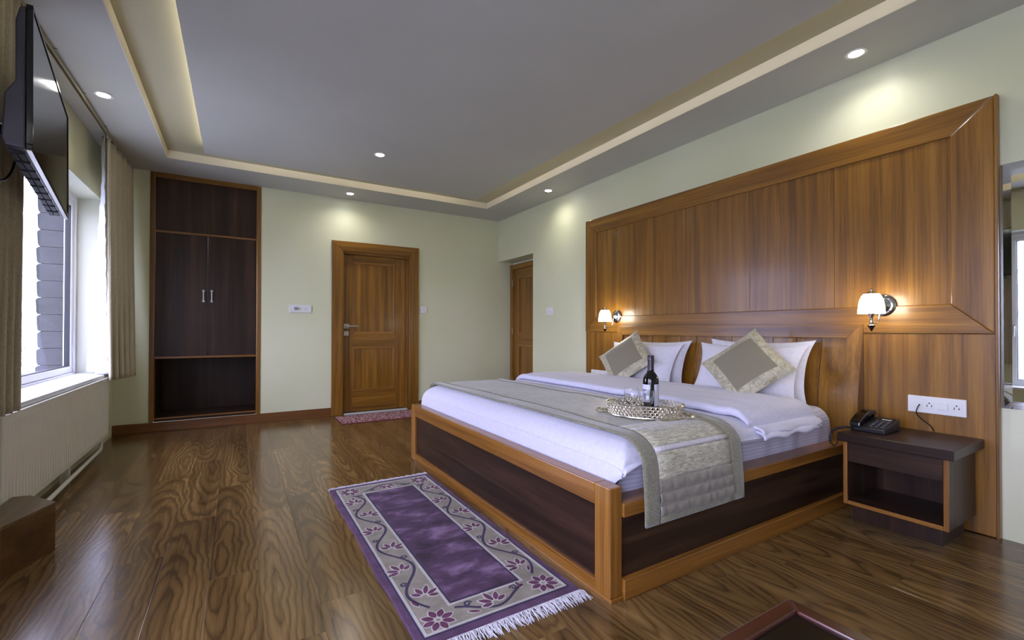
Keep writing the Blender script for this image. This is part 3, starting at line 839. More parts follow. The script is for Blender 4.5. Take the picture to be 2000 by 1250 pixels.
# bed runner --------------------------------------------------------
RX0, RX1 = 1.308, 1.922
def runner_path():
    pts = []
    hemz, yh = 0.262, 1.192
    for k in range(14): pts.append((yh + 0.012 * (k / 13) ** 2, hemz + (0.480 - hemz) * k / 13))
    n = 12
    for k in range(1, n + 1):
        a = PI - (PI / 2) * k / n
        pts.append((1.204 + 0.13 + 0.13 * math.cos(a), 0.480 + 0.100 * math.sin(a)))
    y = pts[-1][0]
    for k in range(1, 33): pts.append((y + (3.30 - y) * k / 32, None))
    n = 8
    for k in range(1, n + 1): pts.append((3.30 + 0.125 * math.sin(PI / 2 * k / n), -(k / n)))
    for k in range(1, 8): pts.append((3.428, -1 - k / 7))
    return pts
RP = runner_path()
def rpt(i, x):
    y, z = RP[i]
    if z is None: z = max(dz_top(x, y), 0.572) + 0.010 - (0.004 if i > 40 else 0)
    elif z < 0:
        if z >= -1: z = 0.582 - 0.12 * (1 - math.cos(-z * PI / 2))
        else: z = 0.462 - 0.17 * (-z - 1)
    return Vector((x, y, z))
RS = [0.0]
for i in range(1, len(RP)): RS.append(RS[-1] + (rpt(i, 1.6) - rpt(i - 1, 1.6)).length)
def rsurf(s, x, off=0.0):
    s = max(0, min(RS[-1] - 1e-6, s)); i = 0
    while RS[i + 1] < s: i += 1
    t = (s - RS[i]) / (RS[i + 1] - RS[i]); a, b = rpt(i, x), rpt(i + 1, x)
    p = a.lerp(b, t); tg = (b - a).normalized(); nrm = Vector((0, -tg.z, tg.y))
    return p + nrm * off
def rpatch(name, s0, s1, x0, x1, off, m, par, ns=None, nx=10, fn=None, solid=0.004):
    ns = ns or max(2, int((s1 - s0) / 0.02))
    mb = MB()
    mb.grid(lambda u, v: rsurf(s0 + (s1 - s0) * v, x0 + (x1 - x0) * u, off + (fn(u, v) if fn else 0)), nx, ns)
    return mb.build(name, m, par, smooth=True, solid=solid, angle=80) if par else mb.build(name, m, smooth=True, solid=solid, angle=80)
SEND = RS[-1]
run = rpatch('bed_runner', 0.0, SEND, RX0, RX1, 0.004, BROCF, None, 110, 12, solid=0.006)
tag(run, 'beige gold bed runner with quilted hem hanging over the side of the bed', 'runner')
bw_ = 0.075
rpatch('side_border', 0.0, SEND, RX0 - 0.004, RX0 + bw_, 0.010, BORD, run, 110, 4)
rpatch('side_border', 0.0, SEND, RX1 - bw_, RX1 + 0.004, 0.010, BORD, run, 110, 4)
rpatch('hem_border', 0.0, 0.022, RX0 + bw_, RX1 - bw_, 0.010, BORD, run, 3, 6)
xi, xj = RX0 + bw_, RX1 - bw_
for k in range(3):
    a = 0.022 + k * 0.046
    rpatch('quilted_row', a, a + 0.046, xi, xj, 0.008, SATIN, run, 8, 48,
           fn=lambda u, v, k=k: 0.007 * math.sin(v * PI) ** 0.7 + 0.0034 * math.sin(u * 46 + k + 2 * math.sin(u * 9)) * math.sin(v * PI) + 0.0016 * math.sin(u * 83 + 2 * k) * math.sin(v * PI))
rpatch('brocade_band', 0.160, 0.262, xi, xj, 0.009, BROC, run, 8, 8)
rpatch('piping_strip', 0.262, 0.280, xi, xj, 0.011, SILVERC, run, 4, 8, fn=lambda u, v: 0.004 * math.sin(v * PI))
rpatch('brocade_band', 0.280, 0.400, xi, xj, 0.009, BROC, run, 10, 8)
rpatch('piping_strip', 0.400, 0.410, xi, xj, 0.010, SILVERC, run, 3, 8, fn=lambda u, v: 0.003 * math.sin(v * PI))
rpatch('brocade_band', 0.410, 0.455, xi, xj, 0.009, CREAMB, run, 4, 8)
rpatch('piping_strip', 0.455, 0.463, xi, xj, 0.010, SILVERC, run, 3, 8, fn=lambda u, v: 0.002 * math.sin(v * PI))

# pillows -----------------------------------------------------------
def cushion_mesh(w, h, t, pinch=0.07, n=26, pw=0.62, ear=2.6, inset=1.0, side=0, off=0.0, wr=0.0):
    mb = MB()
    def sf(sgn):
        def fn(u, v):
            a, b = (2 * u - 1) * inset, (2 * v - 1) * inset
            x = w / 2 * a * (1 - pinch * (1 - abs(b) ** ear)); y = h / 2 * b * (1 - pinch * (1 - abs(a) ** ear))
            th = t / 2 * max(0.0, (1 - abs(a) ** 2.4) * (1 - abs(b) ** 2.4)) ** pw
            th += wr * math.sin(a * 7 + b * 5) * math.sin(b * 9 - a * 3) * (1 - a * a) * (1 - b * b)
            return (-(th + off) * sgn, x, y)       # local: -x front, y width, z up
        return fn
    if side in (0, 1): mb.grid(sf(1), n, n, True)
    if side in (0, -1): mb.grid(sf(-1), n, n, False)
    return mb
def place(ob, loc, rx, ry, rz):
    ob.location = loc; ob.rotation_euler = Euler((math.radians(rx), math.radians(ry), math.radians(rz)), 'XYZ'); return ob
def pillow(loc, rot, w, h, t, label, mat=PILLOWM, flange=True):
    o = cushion_mesh(w, h, t, 0.12, 28, 0.55, 2.4, wr=0.006).build('pillow', mat, origin=(0, 0, 0), smooth=True, angle=100)
    tag(o, label, 'pillow', 'white pillows against the headboard'); return place(o, loc, *rot)
pillow((2.985, 1.755, 0.735), (0, 17, 5), 0.69, 0.43, 0.12, 'white pillow at the back of the pair nearest the nightstand')
pillow((2.868, 1.760, 0.727), (0, 27, 7), 0.70, 0.42, 0.13, 'white pillow right behind the larger beige cushion near the nightstand')
pillow((2.985, 2.645, 0.725), (0, 17, 2), 0.70, 0.41, 0.12, 'white pillow at the back of the pair farther from the nightstand')
pillow((2.868, 2.670, 0.715), (0, 27, 5), 0.71, 0.41, 0.13, 'white pillow right behind the beige cushion near the far wall lamp')
def deco(loc, rot, label):
    s = 0.405
    o = cushion_mesh(s, s, 0.115, 0.06, 24, 0.6, 2.5).build('cushion', CREAMB, origin=(0, 0, 0), smooth=True, angle=100)
    c = cushion_mesh(s, s, 0.115, 0.06, 16, 0.6, 2.5, inset=0.70, side=1, off=0.002).build('centre_panel', TAUPE, o, smooth=True)
    tag(o, label, 'cushion', 'beige cushions on the bed')
    R = Euler((0, math.radians(rot[1]), math.radians(rot[2])), 'XYZ').to_matrix() @ Euler((math.radians(45 + rot[0]), 0, 0)).to_matrix()
    o.rotation_euler = R.to_euler(); o.location = loc; return o
deco((2.735, 1.668, 0.776), (1, 33, 12), 'square beige cushion with taupe centre, stood on its corner, nearer the nightstand')
deco((2.75, 2.715, 0.763), (1, 33, 7), 'square beige cushion with taupe centre, stood on its corner, behind the wine bottle')

# ================================================================== TRAY, BOTTLE, GLASSES
TZ = 0.5890
tcx, tcy = 1.667, 1.520
ang = math.atan2(1.351 - 1.715, 1.789 - 1.542)
ca, sa = math.cos(ang), math.sin(ang)
def tw(a, b, z): return (tcx + a * ca - b * sa, tcy + a * sa + b * ca, TZ + z)
tr = thing('serving_tray', (tcx, tcy, TZ), 'oval silver tray with pierced gallery and scrolled handles on the runner', 'tray')
TA, TB = 0.168, 0.125
t = MB(); N = 64
prof = [(0.0, 0.006), (0.94, 0.006), (1.0, 0.012), (1.06, 0.016), (1.07, 0.012), (1.0, 0.004), (0.9, 0.0), (0.0, 0.0)]
vs = []; fs = []
for (r, z) in prof:
    for k in range(N):
        a = 2 * PI * k / N; vs.append(tw(TA * r * math.cos(a), TB * r * math.sin(a), z))
for i in range(len(prof) - 1):
    for k in range(N): fs.append((i * N + k, i * N + (k + 1) % N, (i + 1) * N + (k + 1) % N, (i + 1) * N + k))
t.add(vs, fs); t.build('tray_base', SILVER, tr, smooth=True)
g = MB()
for row in range(4):
    for k in range(52):
        a = 2 * PI * (k + 0.5 * (row % 2)) / 52; rr = 1.0 + 0.02 * row; zc = 0.018 + row * 0.0130
        c0 = Vector(tw(TA * rr * math.cos(a), TB * rr * math.sin(a), zc))
        tg = Vector(tw(-TA * math.sin(a), TB * math.cos(a), 0)) - Vector(tw(0, 0, 0)); tg.normalize()
        g.tube([c0 + tg * 0.0075 * math.cos(q * PI / 3) + Vector((0, 0, 0.0072 * math.sin(q * PI / 3))) for q in range(6)], 0.0026, 4, closed=True)
    for k in range(52):
        a = 2 * PI * (k + 0.5 * ((row + 1) % 2)) / 52; rr = 1.0 + 0.02 * row; zc = 0.0245 + row * 0.0130
        g.lathe([(0.0005, -0.0035), (0.004, 0), (0.0005, 0.0035)], 5, tw(TA * rr * math.cos(a), TB * rr * math.sin(a), zc))
for rr, zc in ((1.07, 0.066),):
    g.tube([tw(TA * rr * math.cos(2 * PI * k / 64), TB * rr * math.sin(2 * PI * k / 64), zc) for k in range(64)], 0.0026, 6, closed=True)
tag(g.build('pierced_gallery', SILVER, tr, smooth=True), kind='stuff')
for sgn in (-1, 1):
    h = MB(); pts = []
    for k in range(13):
        q = -1 + 2 * k / 12; pts.append(tw(sgn * (TA + 0.012 + 0.05 * math.sqrt(max(0, 1 - q * q))), 0.05 * q, 0.014 + 0.006 * (1 - q * q)))
    h.tube(pts, 0.005, 7)
    for k in range(5):
        q = -0.8 + 0.4 * k; h.tube([tw(sgn * (TA + 0.018 + 0.036 * (1 - q * q) + 0.010 * math.cos(w)), 0.045 * q + 0.010 * math.sin(w), 0.016) for w in [2 * PI * e / 8 for e in range(8)]], 0.0028, 5, closed=True)
    h.build('handle', SILVER, tr, smooth=True)
for (fa, fb) in ((0.11, 0.09), (-0.11, 0.09), (0.11, -0.09), (-0.11, -0.09)):
    p = tw(fa, fb, 0); MB().lathe([(0.002, -0.006), (0.009, -0.005), (0.006, -0.002), (0.009, 0.001)], 10, p).build('foot', SILVER, tr, smooth=True)
tr.location.z += 0.0; 
# bottle
bxp = tw(0.030, -0.005, 0.0065)
bo = thing('wine_bottle', bxp, 'dark red wine bottle with white label and dark foil neck on the tray', 'bottle')
def bl(prof, name, m, par=bo, n=28, c=bxp): return MB().lathe(prof, n, c).build(name, m, par, smooth=True)
bl([(0.0, 0.006), (0.028, 0.0), (0.0365, 0.004), (0.037, 0.02), (0.037, 0.160), (0.0355, 0.176), (0.029, 0.191), (0.019, 0.205), (0.0145, 0.217), (0.0138, 0.242)], 'bottle_body', BOTTLEG)
bl([(0.0144, 0.218), (0.0146, 0.26), (0.0152, 0.2605), (0.0156, 0.263), (0.0156, 0.271), (0.0148, 0.2725), (0.0148, 0.2745), (0.0152, 0.276), (0.0152, 0.284), (0.013, 0.286), (0.0, 0.286)], 'foil_cap', FOIL)
def arcpatch(name, a0, a1, r, z0, z1, m, par, c, n=14):
    mb = MB(); mb.grid(lambda u, v: (c[0] + r * math.cos(a0 + (a1 - a0) * u), c[1] + r * math.sin(a0 + (a1 - a0) * u), c[2] + z0 + (z1 - z0) * v), n, 1)
    return mb.build(name, m, par, smooth=True)
fa = math.atan2(-bxp[1], -bxp[0])            # direction to the viewer side
lb = arcpatch('front_label', fa - 1.9, fa - 0.10, 0.0375, 0.065, 0.150, PAPER, bo, bxp)
for zz, wdt in ((0.122, 0.75), (0.104, 0.5), (0.094, 0.6), (0.084, 0.45)):
    ln = MB(); ln.grid(lambda u, v: (bxp[0] + 0.0378 * math.cos(fa - 0.9 + (u - .5) * wdt), bxp[1] + 0.0378 * math.sin(fa - 0.9 + (u - .5) * wdt), bxp[2] + zz + 0.004 * v), 8, 1); ln.build('print_line', INK, lb)
arcpatch('back_label', fa + 0.42, fa + 1.7, 0.0375, 0.05, 0.152, PAPER, bo, bxp)
def wine_glass(a, b, label):
    p = tw(a, b, 0.0065)
    o = MB().lathe([(0.0, 0.0), (0.029, 0.0), (0.029, 0.0015), (0.006, 0.004), (0.004, 0.010), (0.004, 0.040), (0.010, 0.048), (0.024, 0.062), (0.032, 0.082), (0.034, 0.102), (0.0325, 0.128),
                    (0.0312, 0.128), (0.0326, 0.102), (0.0306, 0.083), (0.022, 0.064), (0.008, 0.0505), (0.0, 0.049)], 28, p).build('wine_glass', GLASSW, origin=p, smooth=True)
    return tag(o, label, 'glass', 'small stemmed glasses on the tray')
wine_glass(-0.060, -0.010, 'clear stemmed glass on the tray, left of the wine bottle')
wine_glass(0.020, -0.078, 'clear stemmed glass on the tray, in front of the wine bottle')

# ================================================================== SCONCES
def sconce(loc, label):
    s = thing('wall_lamp', loc, label, 'lamp', 'chrome wall lamps either side of the bed')
    x, y, z = loc
    MB().lathe([(0.0, 0.026), (0.020, 0.026), (0.026, 0.022), (0.036, 0.020), (0.040, 0.014), (0.050, 0.012), (0.057, 0.006), (0.060, 0.0), (0.0, 0.0)][::-1], 32, (0, 0, 0), 'X')
    mb = MB()
    prof = [(0.060, 0.0), (0.060, 0.004), (0.054, 0.011), (0.042, 0.014), (0.038, 0.020), (0.026, 0.024), (0.016, 0.034), (0.0, 0.038)]
    mb.lathe([(r, -h) for r, h in prof], 32, loc, 'X'); mb.build('wall_plate', CHROME, s, smooth=True)
    ax = x - 0.150; zb = z - 0.10
    pts = []
    for k in range(15):
        q = k / 14; a = q * PI / 2
        pts.append((x - 0.03 - 0.085 * math.sin(a) ** 1.0, y, z - 0.006 - 0.094 * (1 - math.cos(a)) ** 0.8 * (1.0) + 0.0))
    mb = MB(); mb.tube([(x - 0.02, y, z)] + [(x - 0.035, y, z - 0.01), (x - 0.046, y, z - 0.035), (x - 0.05, y, z - 0.065), (x - 0.062, y, z - 0.088), (x - 0.088, y, z - 0.099), (x - 0.122, y, z - 0.097), (ax, y, z - 0.090)], 0.0055, 10)
    mb.build('arm', CHROME, s, smooth=True)
    mb = MB(); mb.lathe([(0.0, -0.108), (0.010, -0.107), (0.008, -0.098), (0.007, -0.07), (0.013, -0.062), (0.016, -0.045), (0.016, -0.02), (0.0, -0.02)], 18, (ax, y, z)); mb.build('stem', CHROME, s, smooth=True)
    mb = MB(); mb.lathe([(0.0, -0.146), (0.004, -0.144), (0.006, -0.138), (0.009, -0.131), (0.016, -0.120), (0.018, -0.113), (0.012, -0.1085), (0.0, -0.1085)], 18, (ax, y, z)); mb.build('finial', DARKW, s, smooth=True)
    mb = MB(); mb.lathe([(0.058, -0.046), (0.0605, -0.048), (0.060, -0.036), (0.058, -0.008), (0.053, 0.022), (0.045, 0.044), (0.034, 0.060), (0.032, 0.060), (0.043, 0.042), (0.051, 0.02), (0.056, -0.008), (0.058, -0.046)], 32, (ax, y, z)); mb.build('lamp_shade', SHADE, s, smooth=True)
    mb = MB(); mb.lathe([(0.039, 0.0585), (0.039, 0.0605), (0.022, 0.069), (0.010, 0.074), (0.004, 0.076), (0.006, 0.080), (0.0065, 0.085), (0.004, 0.090), (0.0, 0.091)], 24, (ax, y, z)); mb.build('shade_cap', CHROME, s, smooth=True)
    l = bpy.data.lights.new('lamp_bulb', 'POINT'); l.energy = SCONCE_W; l.color = (1.0, 0.82, 0.58); l.shadow_soft_size = 0.02
    lo = bpy.data.objects.new('lamp_bulb', l); COL.objects.link(lo); lo.parent = s; lo.location = (-0.150, 0, -0.02)
    return s
s1 = sconce((XP - 0.0105, 1.092, 1.143), 'chrome wall lamp with lit white shade above the nightstand')
dup(s1, (XP - 0.0105, 3.195, 1.132), 'chrome wall lamp with lit white shade at the far side of the bed')

# ================================================================== DOWNLIGHTS
def downlight(loc, label):
    s = thing('downlight', loc, label, 'downlight', 'recessed ceiling spotlights')
    mb = MB(); mb.lathe([(0.036, -0.003), (0.045, -0.006), (0.052, -0.004), (0.053, -0.0005), (0.036, -0.0005)], 28, loc); mb.build('trim_ring', PLASTIC, s, smooth=True)
    mb = MB(); mb.lathe([(0.0, -0.004), (0.0355, -0.004), (0.0355, -0.001), (0.0, -0.001)], 24, loc); mb.build('lens', LENS, s)
    l = bpy.data.lights.new('lamp_spot', 'SPOT'); l.energy = DOWN_W; l.color = (1.0, 0.98, 0.96); l.spot_size = math.radians(150); l.spot_blend = 1.0; l.shadow_soft_size = 0.035
    lo = bpy.data.objects.new('lamp_spot', l); COL.objects.link(lo); lo.parent = s; lo.location = (0, 0, -0.012)
    return s
dn = downlight((-0.762, 3.918, ZC), 'round lit downlight in the soffit above the window wall')
for loc, lab in (((1.078, 5.301, ZC), 'round lit downlight in the soffit above the closed door'),
                 ((2.919, 4.036, ZC), 'round lit downlight in the soffit at the far end of the panelling'),
                 ((2.925, 1.140, ZC), 'round lit downlight in the soffit above the near end of the panelling'),
                 ((1.060, 3.985, ZC), 'round lit downlight in the middle of the large ceiling panel'),
                 ((1.060, 0.9, ZC), 'added round lit downlight overhead, out of view'),  # unseen lamp added to brighten the near half of the room
                 ((-0.762, 0.4, ZC), 'added round lit downlight in the soffit over the near window, out of view')):  # also an added, unseen lamp, for the near window side
    dup(dn, loc, lab)

# ================================================================== SOCKETS
def plate(name, axis, c, w, h, mods, label, cat='socket', t=0.012):
    """axis 'X': on right wall facing -X, width runs towards -Y; axis 'Y': on back wall facing -Y, width runs +X"""
    s = thing(name, c, label, cat)
    def Q(mb, u0, u1, v0, v1, d0, d1):
        if axis == 'X': return mb.box(c[0] - d1, c[0] - d0, c[1] - u1, c[1] - u0, c[2] + v0, c[2] + v1)
        return mb.box(c[0] + u0, c[0] + u1, c[1] - d1, c[1] - d0, c[2] + v0, c[2] + v1)
    Q(MB(), -w / 2, w / 2, -h / 2, h / 2, 0.0005, t).build('face_plate', PLASTIC, s, bevel=0.003)
    for (kind, u) in mods:
        if kind == 'switch':
            Q(MB(), u - 0.010, u + 0.010, -0.014, 0.014, t, t + 0.003).build('switch', PLASTIC, s, bevel=0.001)
        elif kind == 'bigswitch':
            Q(MB(), u - 0.021, u + 0.021, -0.018, 0.018, t, t + 0.005).build('switch', PLASTIC, s, bevel=0.002)
        else:
            g = 0.021 if kind == 'five' else 0.012
            so = Q(MB(), u - g, u + g, -0.019, 0.019, t, t + 0.0015).build('socket_insert', PLASTIC, s, bevel=0.0008)
            hs = [(0, 0.010, .0035), (-0.009, -0.006, .003), (0.009, -0.006, .003)]
            if kind == 'five': hs += [(-0.009, 0.001, .002), (0.009, 0.001, .002)]
            if kind == 'tel': hs = [(0, -0.003, .004)]
            mb = MB()
            for (a, b, r) in hs:
                if axis == 'X': mb.lathe([(r, 0), (r, -0.0004)], 10, (c[0] - t - 0.0016, c[1] - u - a, c[2] + b), 'X')
                else: mb.lathe([(r, -0.0004), (r, 0)], 10, (c[0] + u + a, c[1] - t - 0.0016, c[2] + b), 'Y')
            mb.build('pin_holes', HOLE, so)
    return s
plate('socket_panel', 'X', (XP - 0.002, 0.867, 0.609), 0.232, 0.088, [('switch', -0.09), ('tel', -0.066), ('five', -0.026), ('bigswitch', 0.026), ('five', 0.080)],
      'long white socket panel with a black cable plugged in, above the nightstand')
plate('socket_panel', 'X', (XP - 0.002, 3.441, 0.554), 0.235, 0.088, [('five', -0.08), ('switch', -0.035), ('five', 0.015), ('bigswitch', 0.075)],
      'long white socket panel low on the panelling behind the far cushion')
plate('socket_panel', 'Y', (0.601, YB, 1.236), 0.226, 0.088, [('five', -0.05), ('switch', 0.01), ('five', 0.055)],
      'white double socket panel on the pale wall between wardrobe and door')
plate('switch_plate', 'Y', (2.041, YB, 1.260), 0.088, 0.088, [('switch', -0.018), ('switch', 0.014)], 'small white switch plate on the wall right of the closed door', 'switch')
plate('switch_plate', 'X', (XR, 4.325, 1.222), 0.13, 0.094, [('switch', -0.03), ('switch', 0.0), ('switch', 0.03)], 'small white switch plate on the wall beside the alcove doorway', 'switch')
# adapter in the double socket of the back wall
B(0.535, 0.565, YB - 0.045, YB - 0.0145, 1.222, 1.252).build('plug', plain('grey_plastic', rgb(150, 150, 150), 0.4), origin=(0.55, YB, 1.222), bevel=0.004)
tag(bpy.data.objects['plug'], 'small grey plug in the left socket of the back wall panel', 'plug')

# ================================================================== NIGHTSTAND
ns = thing('nightstand', (2.92, 0.93, 0), 'dark nightstand with open niche, golden edging and telephone on top', 'nightstand')
NF, NB = 2.740, 3.105
ny0, ny1, nz0, nz1 = 0.718, 1.130, 0.097, 0.424
B(2.692, XP - 0.0045, 0.690, 1.142, 0.4245, 0.470).build('top', DY, ns, bevel=0.004)
B(2.798, 3.09, 0.755, 1.115, 0.0, 0.0965).build('plinth', DZ, ns, bevel=0.001)
B(NF, NB, ny0, ny0 + 0.018, nz0, nz1).build('side_panel', DZ, ns); B(NF, NB, ny1 - 0.018, ny1, nz0, nz1).build('side_panel', DZ, ns)
B(NF, NB, ny0 + .018, ny1 - .018, nz0, nz0 + 0.018).build('bottom_panel', DY, ns)
B(NB - 0.012, NB, ny0 + .018, ny1 - .018, nz0 + .018, nz1).build('back_panel', DZ, ns)
dw = B(NF - 0.004, NF + 0.30, ny0 + .020, ny1 - .020, 0.318, 0.4235).build('drawer', DY, ns)
e = 0.018
B(NF - 0.010, NF - 0.0003, ny0 - 0.001, ny0 + e, nz0 - 0.002, nz1 - .001).build('edging', GZ, ns, bevel=0.003); B(NF - 0.010, NF - 0.0003, ny1 - e, ny1 + 0.001, nz0 - 0.002, nz1 - .001).build('edging', GZ, ns, bevel=0.003)
B(NF - 0.010, NF - 0.0003, ny0 + e, ny1 - e, nz0 - 0.002, nz0 + 0.018).build('edging', GY, ns, bevel=0.003)
# telephone
ph = thing('telephone', (2.905, 1.05, 0.4705), 'black corded desk telephone on the nightstand', 'telephone')
zb = 0.4706
mb = MB(); mb.prism([(2.806, zb), (3.0, zb), (3.0, zb + 0.058), (2.985, zb + 0.060), (2.806, zb + 0.022)], 'Y', 0.978, 1.128); mb.build('base', BLACKP, ph, bevel=0.005)
sl = (0.060 - 0.022) / (2.985 - 2.806)
def psurf(x): return zb + 0.022 + (x - 2.806) * sl
for r in range(4):
    for cidx in range(3):
        xx = 2.838 + r * 0.026; yy = 0.998 + cidx * 0.024
        mb = MB(); h0 = psurf(xx); mb.box(xx - 0.008, xx + 0.008, yy - 0.008, yy + 0.008, h0 - 0.001, h0 + 0.005); mb.build('key', plain('phone_key', rgb(60, 60, 66), 0.5) if (r, cidx) == (0, 0) else bpy.data.materials['phone_key'], ph, bevel=0.001)
        mk = MB(); mk.box(xx - 0.003, xx + 0.003, yy - 0.001, yy + 0.001, h0 + 0.0051, h0 + 0.0056)
        mk.build('key_print', plain('key_white', rgb(220, 220, 220), 0.6) if (r, cidx) == (0, 0) else bpy.data.materials['key_white'], bpy.data.objects[[o.name for o in ph.children][-1]] if False else ph)
B(2.955, 2.965, 1.0, 1.04, psurf(2.96) - 0.001, psurf(2.96) + 0.001).build('name_strip', PLASTIC, ph)
mb = MB(); hyc = 1.105
hp = []
for k in range(13):
    q = k / 12; xx = 2.798 + 0.205 * q; zz = psurf(xx) + 0.018 + 0.020 * math.sin(q * PI); hp.append((xx, zz))
pl = [(x_, z_ + 0.012) for x_, z_ in hp] + [(3.006, psurf(3.0) + 0.004), (2.975, psurf(2.97) + 0.003), (2.955, psurf(2.955) + 0.018)] + [(2.855, psurf(2.855) + 0.018), (2.83, psurf(2.83) + 0.003), (2.795, psurf(2.80) + 0.002)]
mb.prism(pl, 'Y', hyc - 0.024, hyc + 0.024); mb.build('handset', BLACKG, ph, bevel=0.006)
mb = MB(); cp = []
P0, P1, P2, P3 = Vector((2.80, 1.115, 0.486)), Vector((2.76, 1.148, 0.488)), Vector((2.70, 1.19, 0.49)), Vector((2.675, 1.165, 0.41))
def bez(t): return P0 * (1 - t) ** 3 + P1 * 3 * t * (1 - t) ** 2 + P2 * 3 * t * t * (1 - t) + P3 * t ** 3
for k in range(221):
    t_ = k / 220; p = bez(t_); a = t_ * 2 * PI * 27
    cp.append(p + Vector((0.0055 * math.cos(a) * 0.4, 0.0055 * math.cos(a), 0.0055 * math.sin(a))))
mb.tube(cp, 0.0019, 5)
mb.tube([bez(1) + Vector((0, 0, 0)), (2.684, 1.15, 0.395), (2.70, 1.145, 0.41), (2.72, 1.152, 0.45)], 0.003, 6)
mb.build('coiled_cord', BLACKP, ph, smooth=True)
# wall cable
cable_pts = [(XP - 0.02, 0.933, 0.606), (XP - 0.04, 0.935, 0.590), (XP - 0.040, 0.937, 0.560), (XP - 0.022, 0.915, 0.525), (XP - 0.015, 0.888, 0.500), (XP - 0.012, 0.876, 0.474)]
def smooth_pts(pts, n=8):
    P = [Vector(p) for p in pts]; out = []
    for i in range(len(P) - 1):
        a, b, c, d = P[max(i - 1, 0)], P[i], P[i + 1], P[min(i + 2, len(P) - 1)]
        for k in range(n):
            t = k / n
            out.append(0.5 * ((2 * b) + (c - a) * t + (2 * a - 5 * b + 4 * c - d) * t * t + (3 * b - a - 3 * c + d) * t ** 3))
    return out + [P[-1]]
tag(MB().tube(smooth_pts(cable_pts), 0.0028, 6).build('phone_cable', BLACKP, smooth=True), 'thin black cable hanging from the socket panel down behind the nightstand', 'cable')

# ================================================================== MIRROR
mr = thing('wall_mirror', (XR, 0.15, 0.63), 'tall mirror with a slanted glass border on the wall right of the panelling', 'mirror')
my0, my1, mz0, mz1 = -0.35, 0.634, 0.630, 1.803
B(XR - 0.012, XR - 0.0005, my0, my1, mz0, mz1).build('backing', PVC, mr)
bv = 0.036
mb = MB(); f = XR - 0.0172; ed = XR - 0.0125
mb.add([(f, my0 + bv, mz0 + bv), (f, my1 - bv, mz0 + bv), (f, my1 - bv, mz1 - bv), (f, my0 + bv, mz1 - bv)], [(0, 3, 2, 1)])
mb.build('mirror_glass', MIRROR, mr)
for q in ([(ed, my0, mz0), (ed, my1, mz0), (f, my1 - bv, mz0 + bv), (f, my0 + bv, mz0 + bv)], [(ed, my1, mz0), (ed, my1, mz1), (f, my1 - bv, mz1 - bv), (f, my1 - bv, mz0 + bv)],
          [(ed, my1, mz1), (ed, my0, mz1), (f, my0 + bv, mz1 - bv), (f, my1 - bv, mz1 - bv)], [(ed, my0, mz1), (ed, my0, mz0), (f, my0 + bv, mz0 + bv), (f, my0 + bv, mz1 - bv)]):
    mb = MB(); mb.add(q, [(0, 3, 2, 1)]); mb.build('bevel', MIRROR, mr)

# ================================================================== RUG
RGX0, RGX1, RGY0, RGY1 = 0.487, 1.128, 1.352, 2.972
rg = thing('rug', ((RGX0 + RGX1) / 2, (RGY0 + RGY1) / 2, 0), 'violet fringed rug with beige floral border lying beside the foot of the bed', 'rug')
zr = 0.010
wob = lambda y: 0.003 * math.sin(y * 9) + 0.0015 * math.sin(y * 23)
mb = MB(); nY = 40
vs = []
for k in range(nY + 1):
    y = RGY0 + (RGY1 - RGY0) * k / nY
    for (x_, z_) in ((RGX0 + wob(y), 0.0005), (RGX0 + 0.003 + wob(y), zr), (RGX1 - 0.003 + wob(y + 1), zr), (RGX1 + wob(y + 1), 0.0005)): vs.append((x_, y, z_))
fs = []
for k in range(nY):
    for q in range(4): i, j = k * 4 + q, k * 4 + (q + 1) % 4; fs.append((i, j, j + 4, i + 4))
fs += [(3, 2, 1, 0), (nY * 4, nY * 4 + 1, nY * 4 + 2, nY * 4 + 3)]
mb.add(vs, fs); mb.build('outer_border', RUGB, rg)
def ring(name, x0, x1, y0, y1, w, z0, z1, m, bev=0.001):
    mb = MB(); mb.box(x0, x1, y0, y0 + w, z0, z1); mb.box(x0, x1, y1 - w, y1, z0, z1); mb.box(x0, x0 + w, y0 + w, y1 - w, z0, z1); mb.box(x1 - w, x1, y0 + w, y1 - w, z0, z1)
    return mb.build(name, m, rg)
bx0, bx1, by0, by1 = 0.522, 1.094, 1.392, 2.936          # band outer
ix0, ix1, iy0, iy1 = 0.671, 0.950, 1.526, 2.784          # field
ring('violet_line', bx0 - 0.009, bx1 + 0.009, by0 - 0.009, by1 + 0.009, 0.007, zr - .004, zr + 0.0012, RUGDK)
ring('cream_line', bx0 - 0.001, bx1 + 0.001, by0 - 0.001, by1 + 0.001, 0.010, zr - .004, zr + 0.0022, RUGCR)
B(bx0 + .009, bx1 - .009, by0 + .009, by1 - .009, zr - 0.004, zr + 0.0010).build('beige_band', RUGBE, rg)
ring('cream_line', ix0 - 0.020, ix1 + 0.020, iy0 - 0.020, iy1 + 0.020, 0.010, zr, zr + 0.0022, RUGCR)
ring('violet_line', ix0 - 0.009, ix1 + 0.009, iy0 - 0.009, iy1 + 0.009, 0.008, zr, zr + 0.0016, RUGDK)
B(ix0, ix1, iy0, iy1, zr, zr + 0.0030).build('centre_field', RUGP, rg)
ZP = zr + 0.0012
def petal(mb, cx, cy, a, r0, r1, wd, z, m):
    mb.cur = m; n = 6; L = []; Rr = []
    for k in range(n + 1):
        t = k / n; r = r0 + (r1 - r0) * t; w = wd * math.sin(PI * min(1, t * 0.92 + 0.06)) ** 0.8
        L.append((r, w)); Rr.append((r, -w))
    pts = L + Rr[::-1]; ca_, sa_ = math.cos(a), math.sin(a)
    o = [(cx + x_ * ca_ - y_ * sa_, cy + x_ * sa_ + y_ * ca_) for x_, y_ in pts]
    mb.prism(o, 'Z', ZP, z)
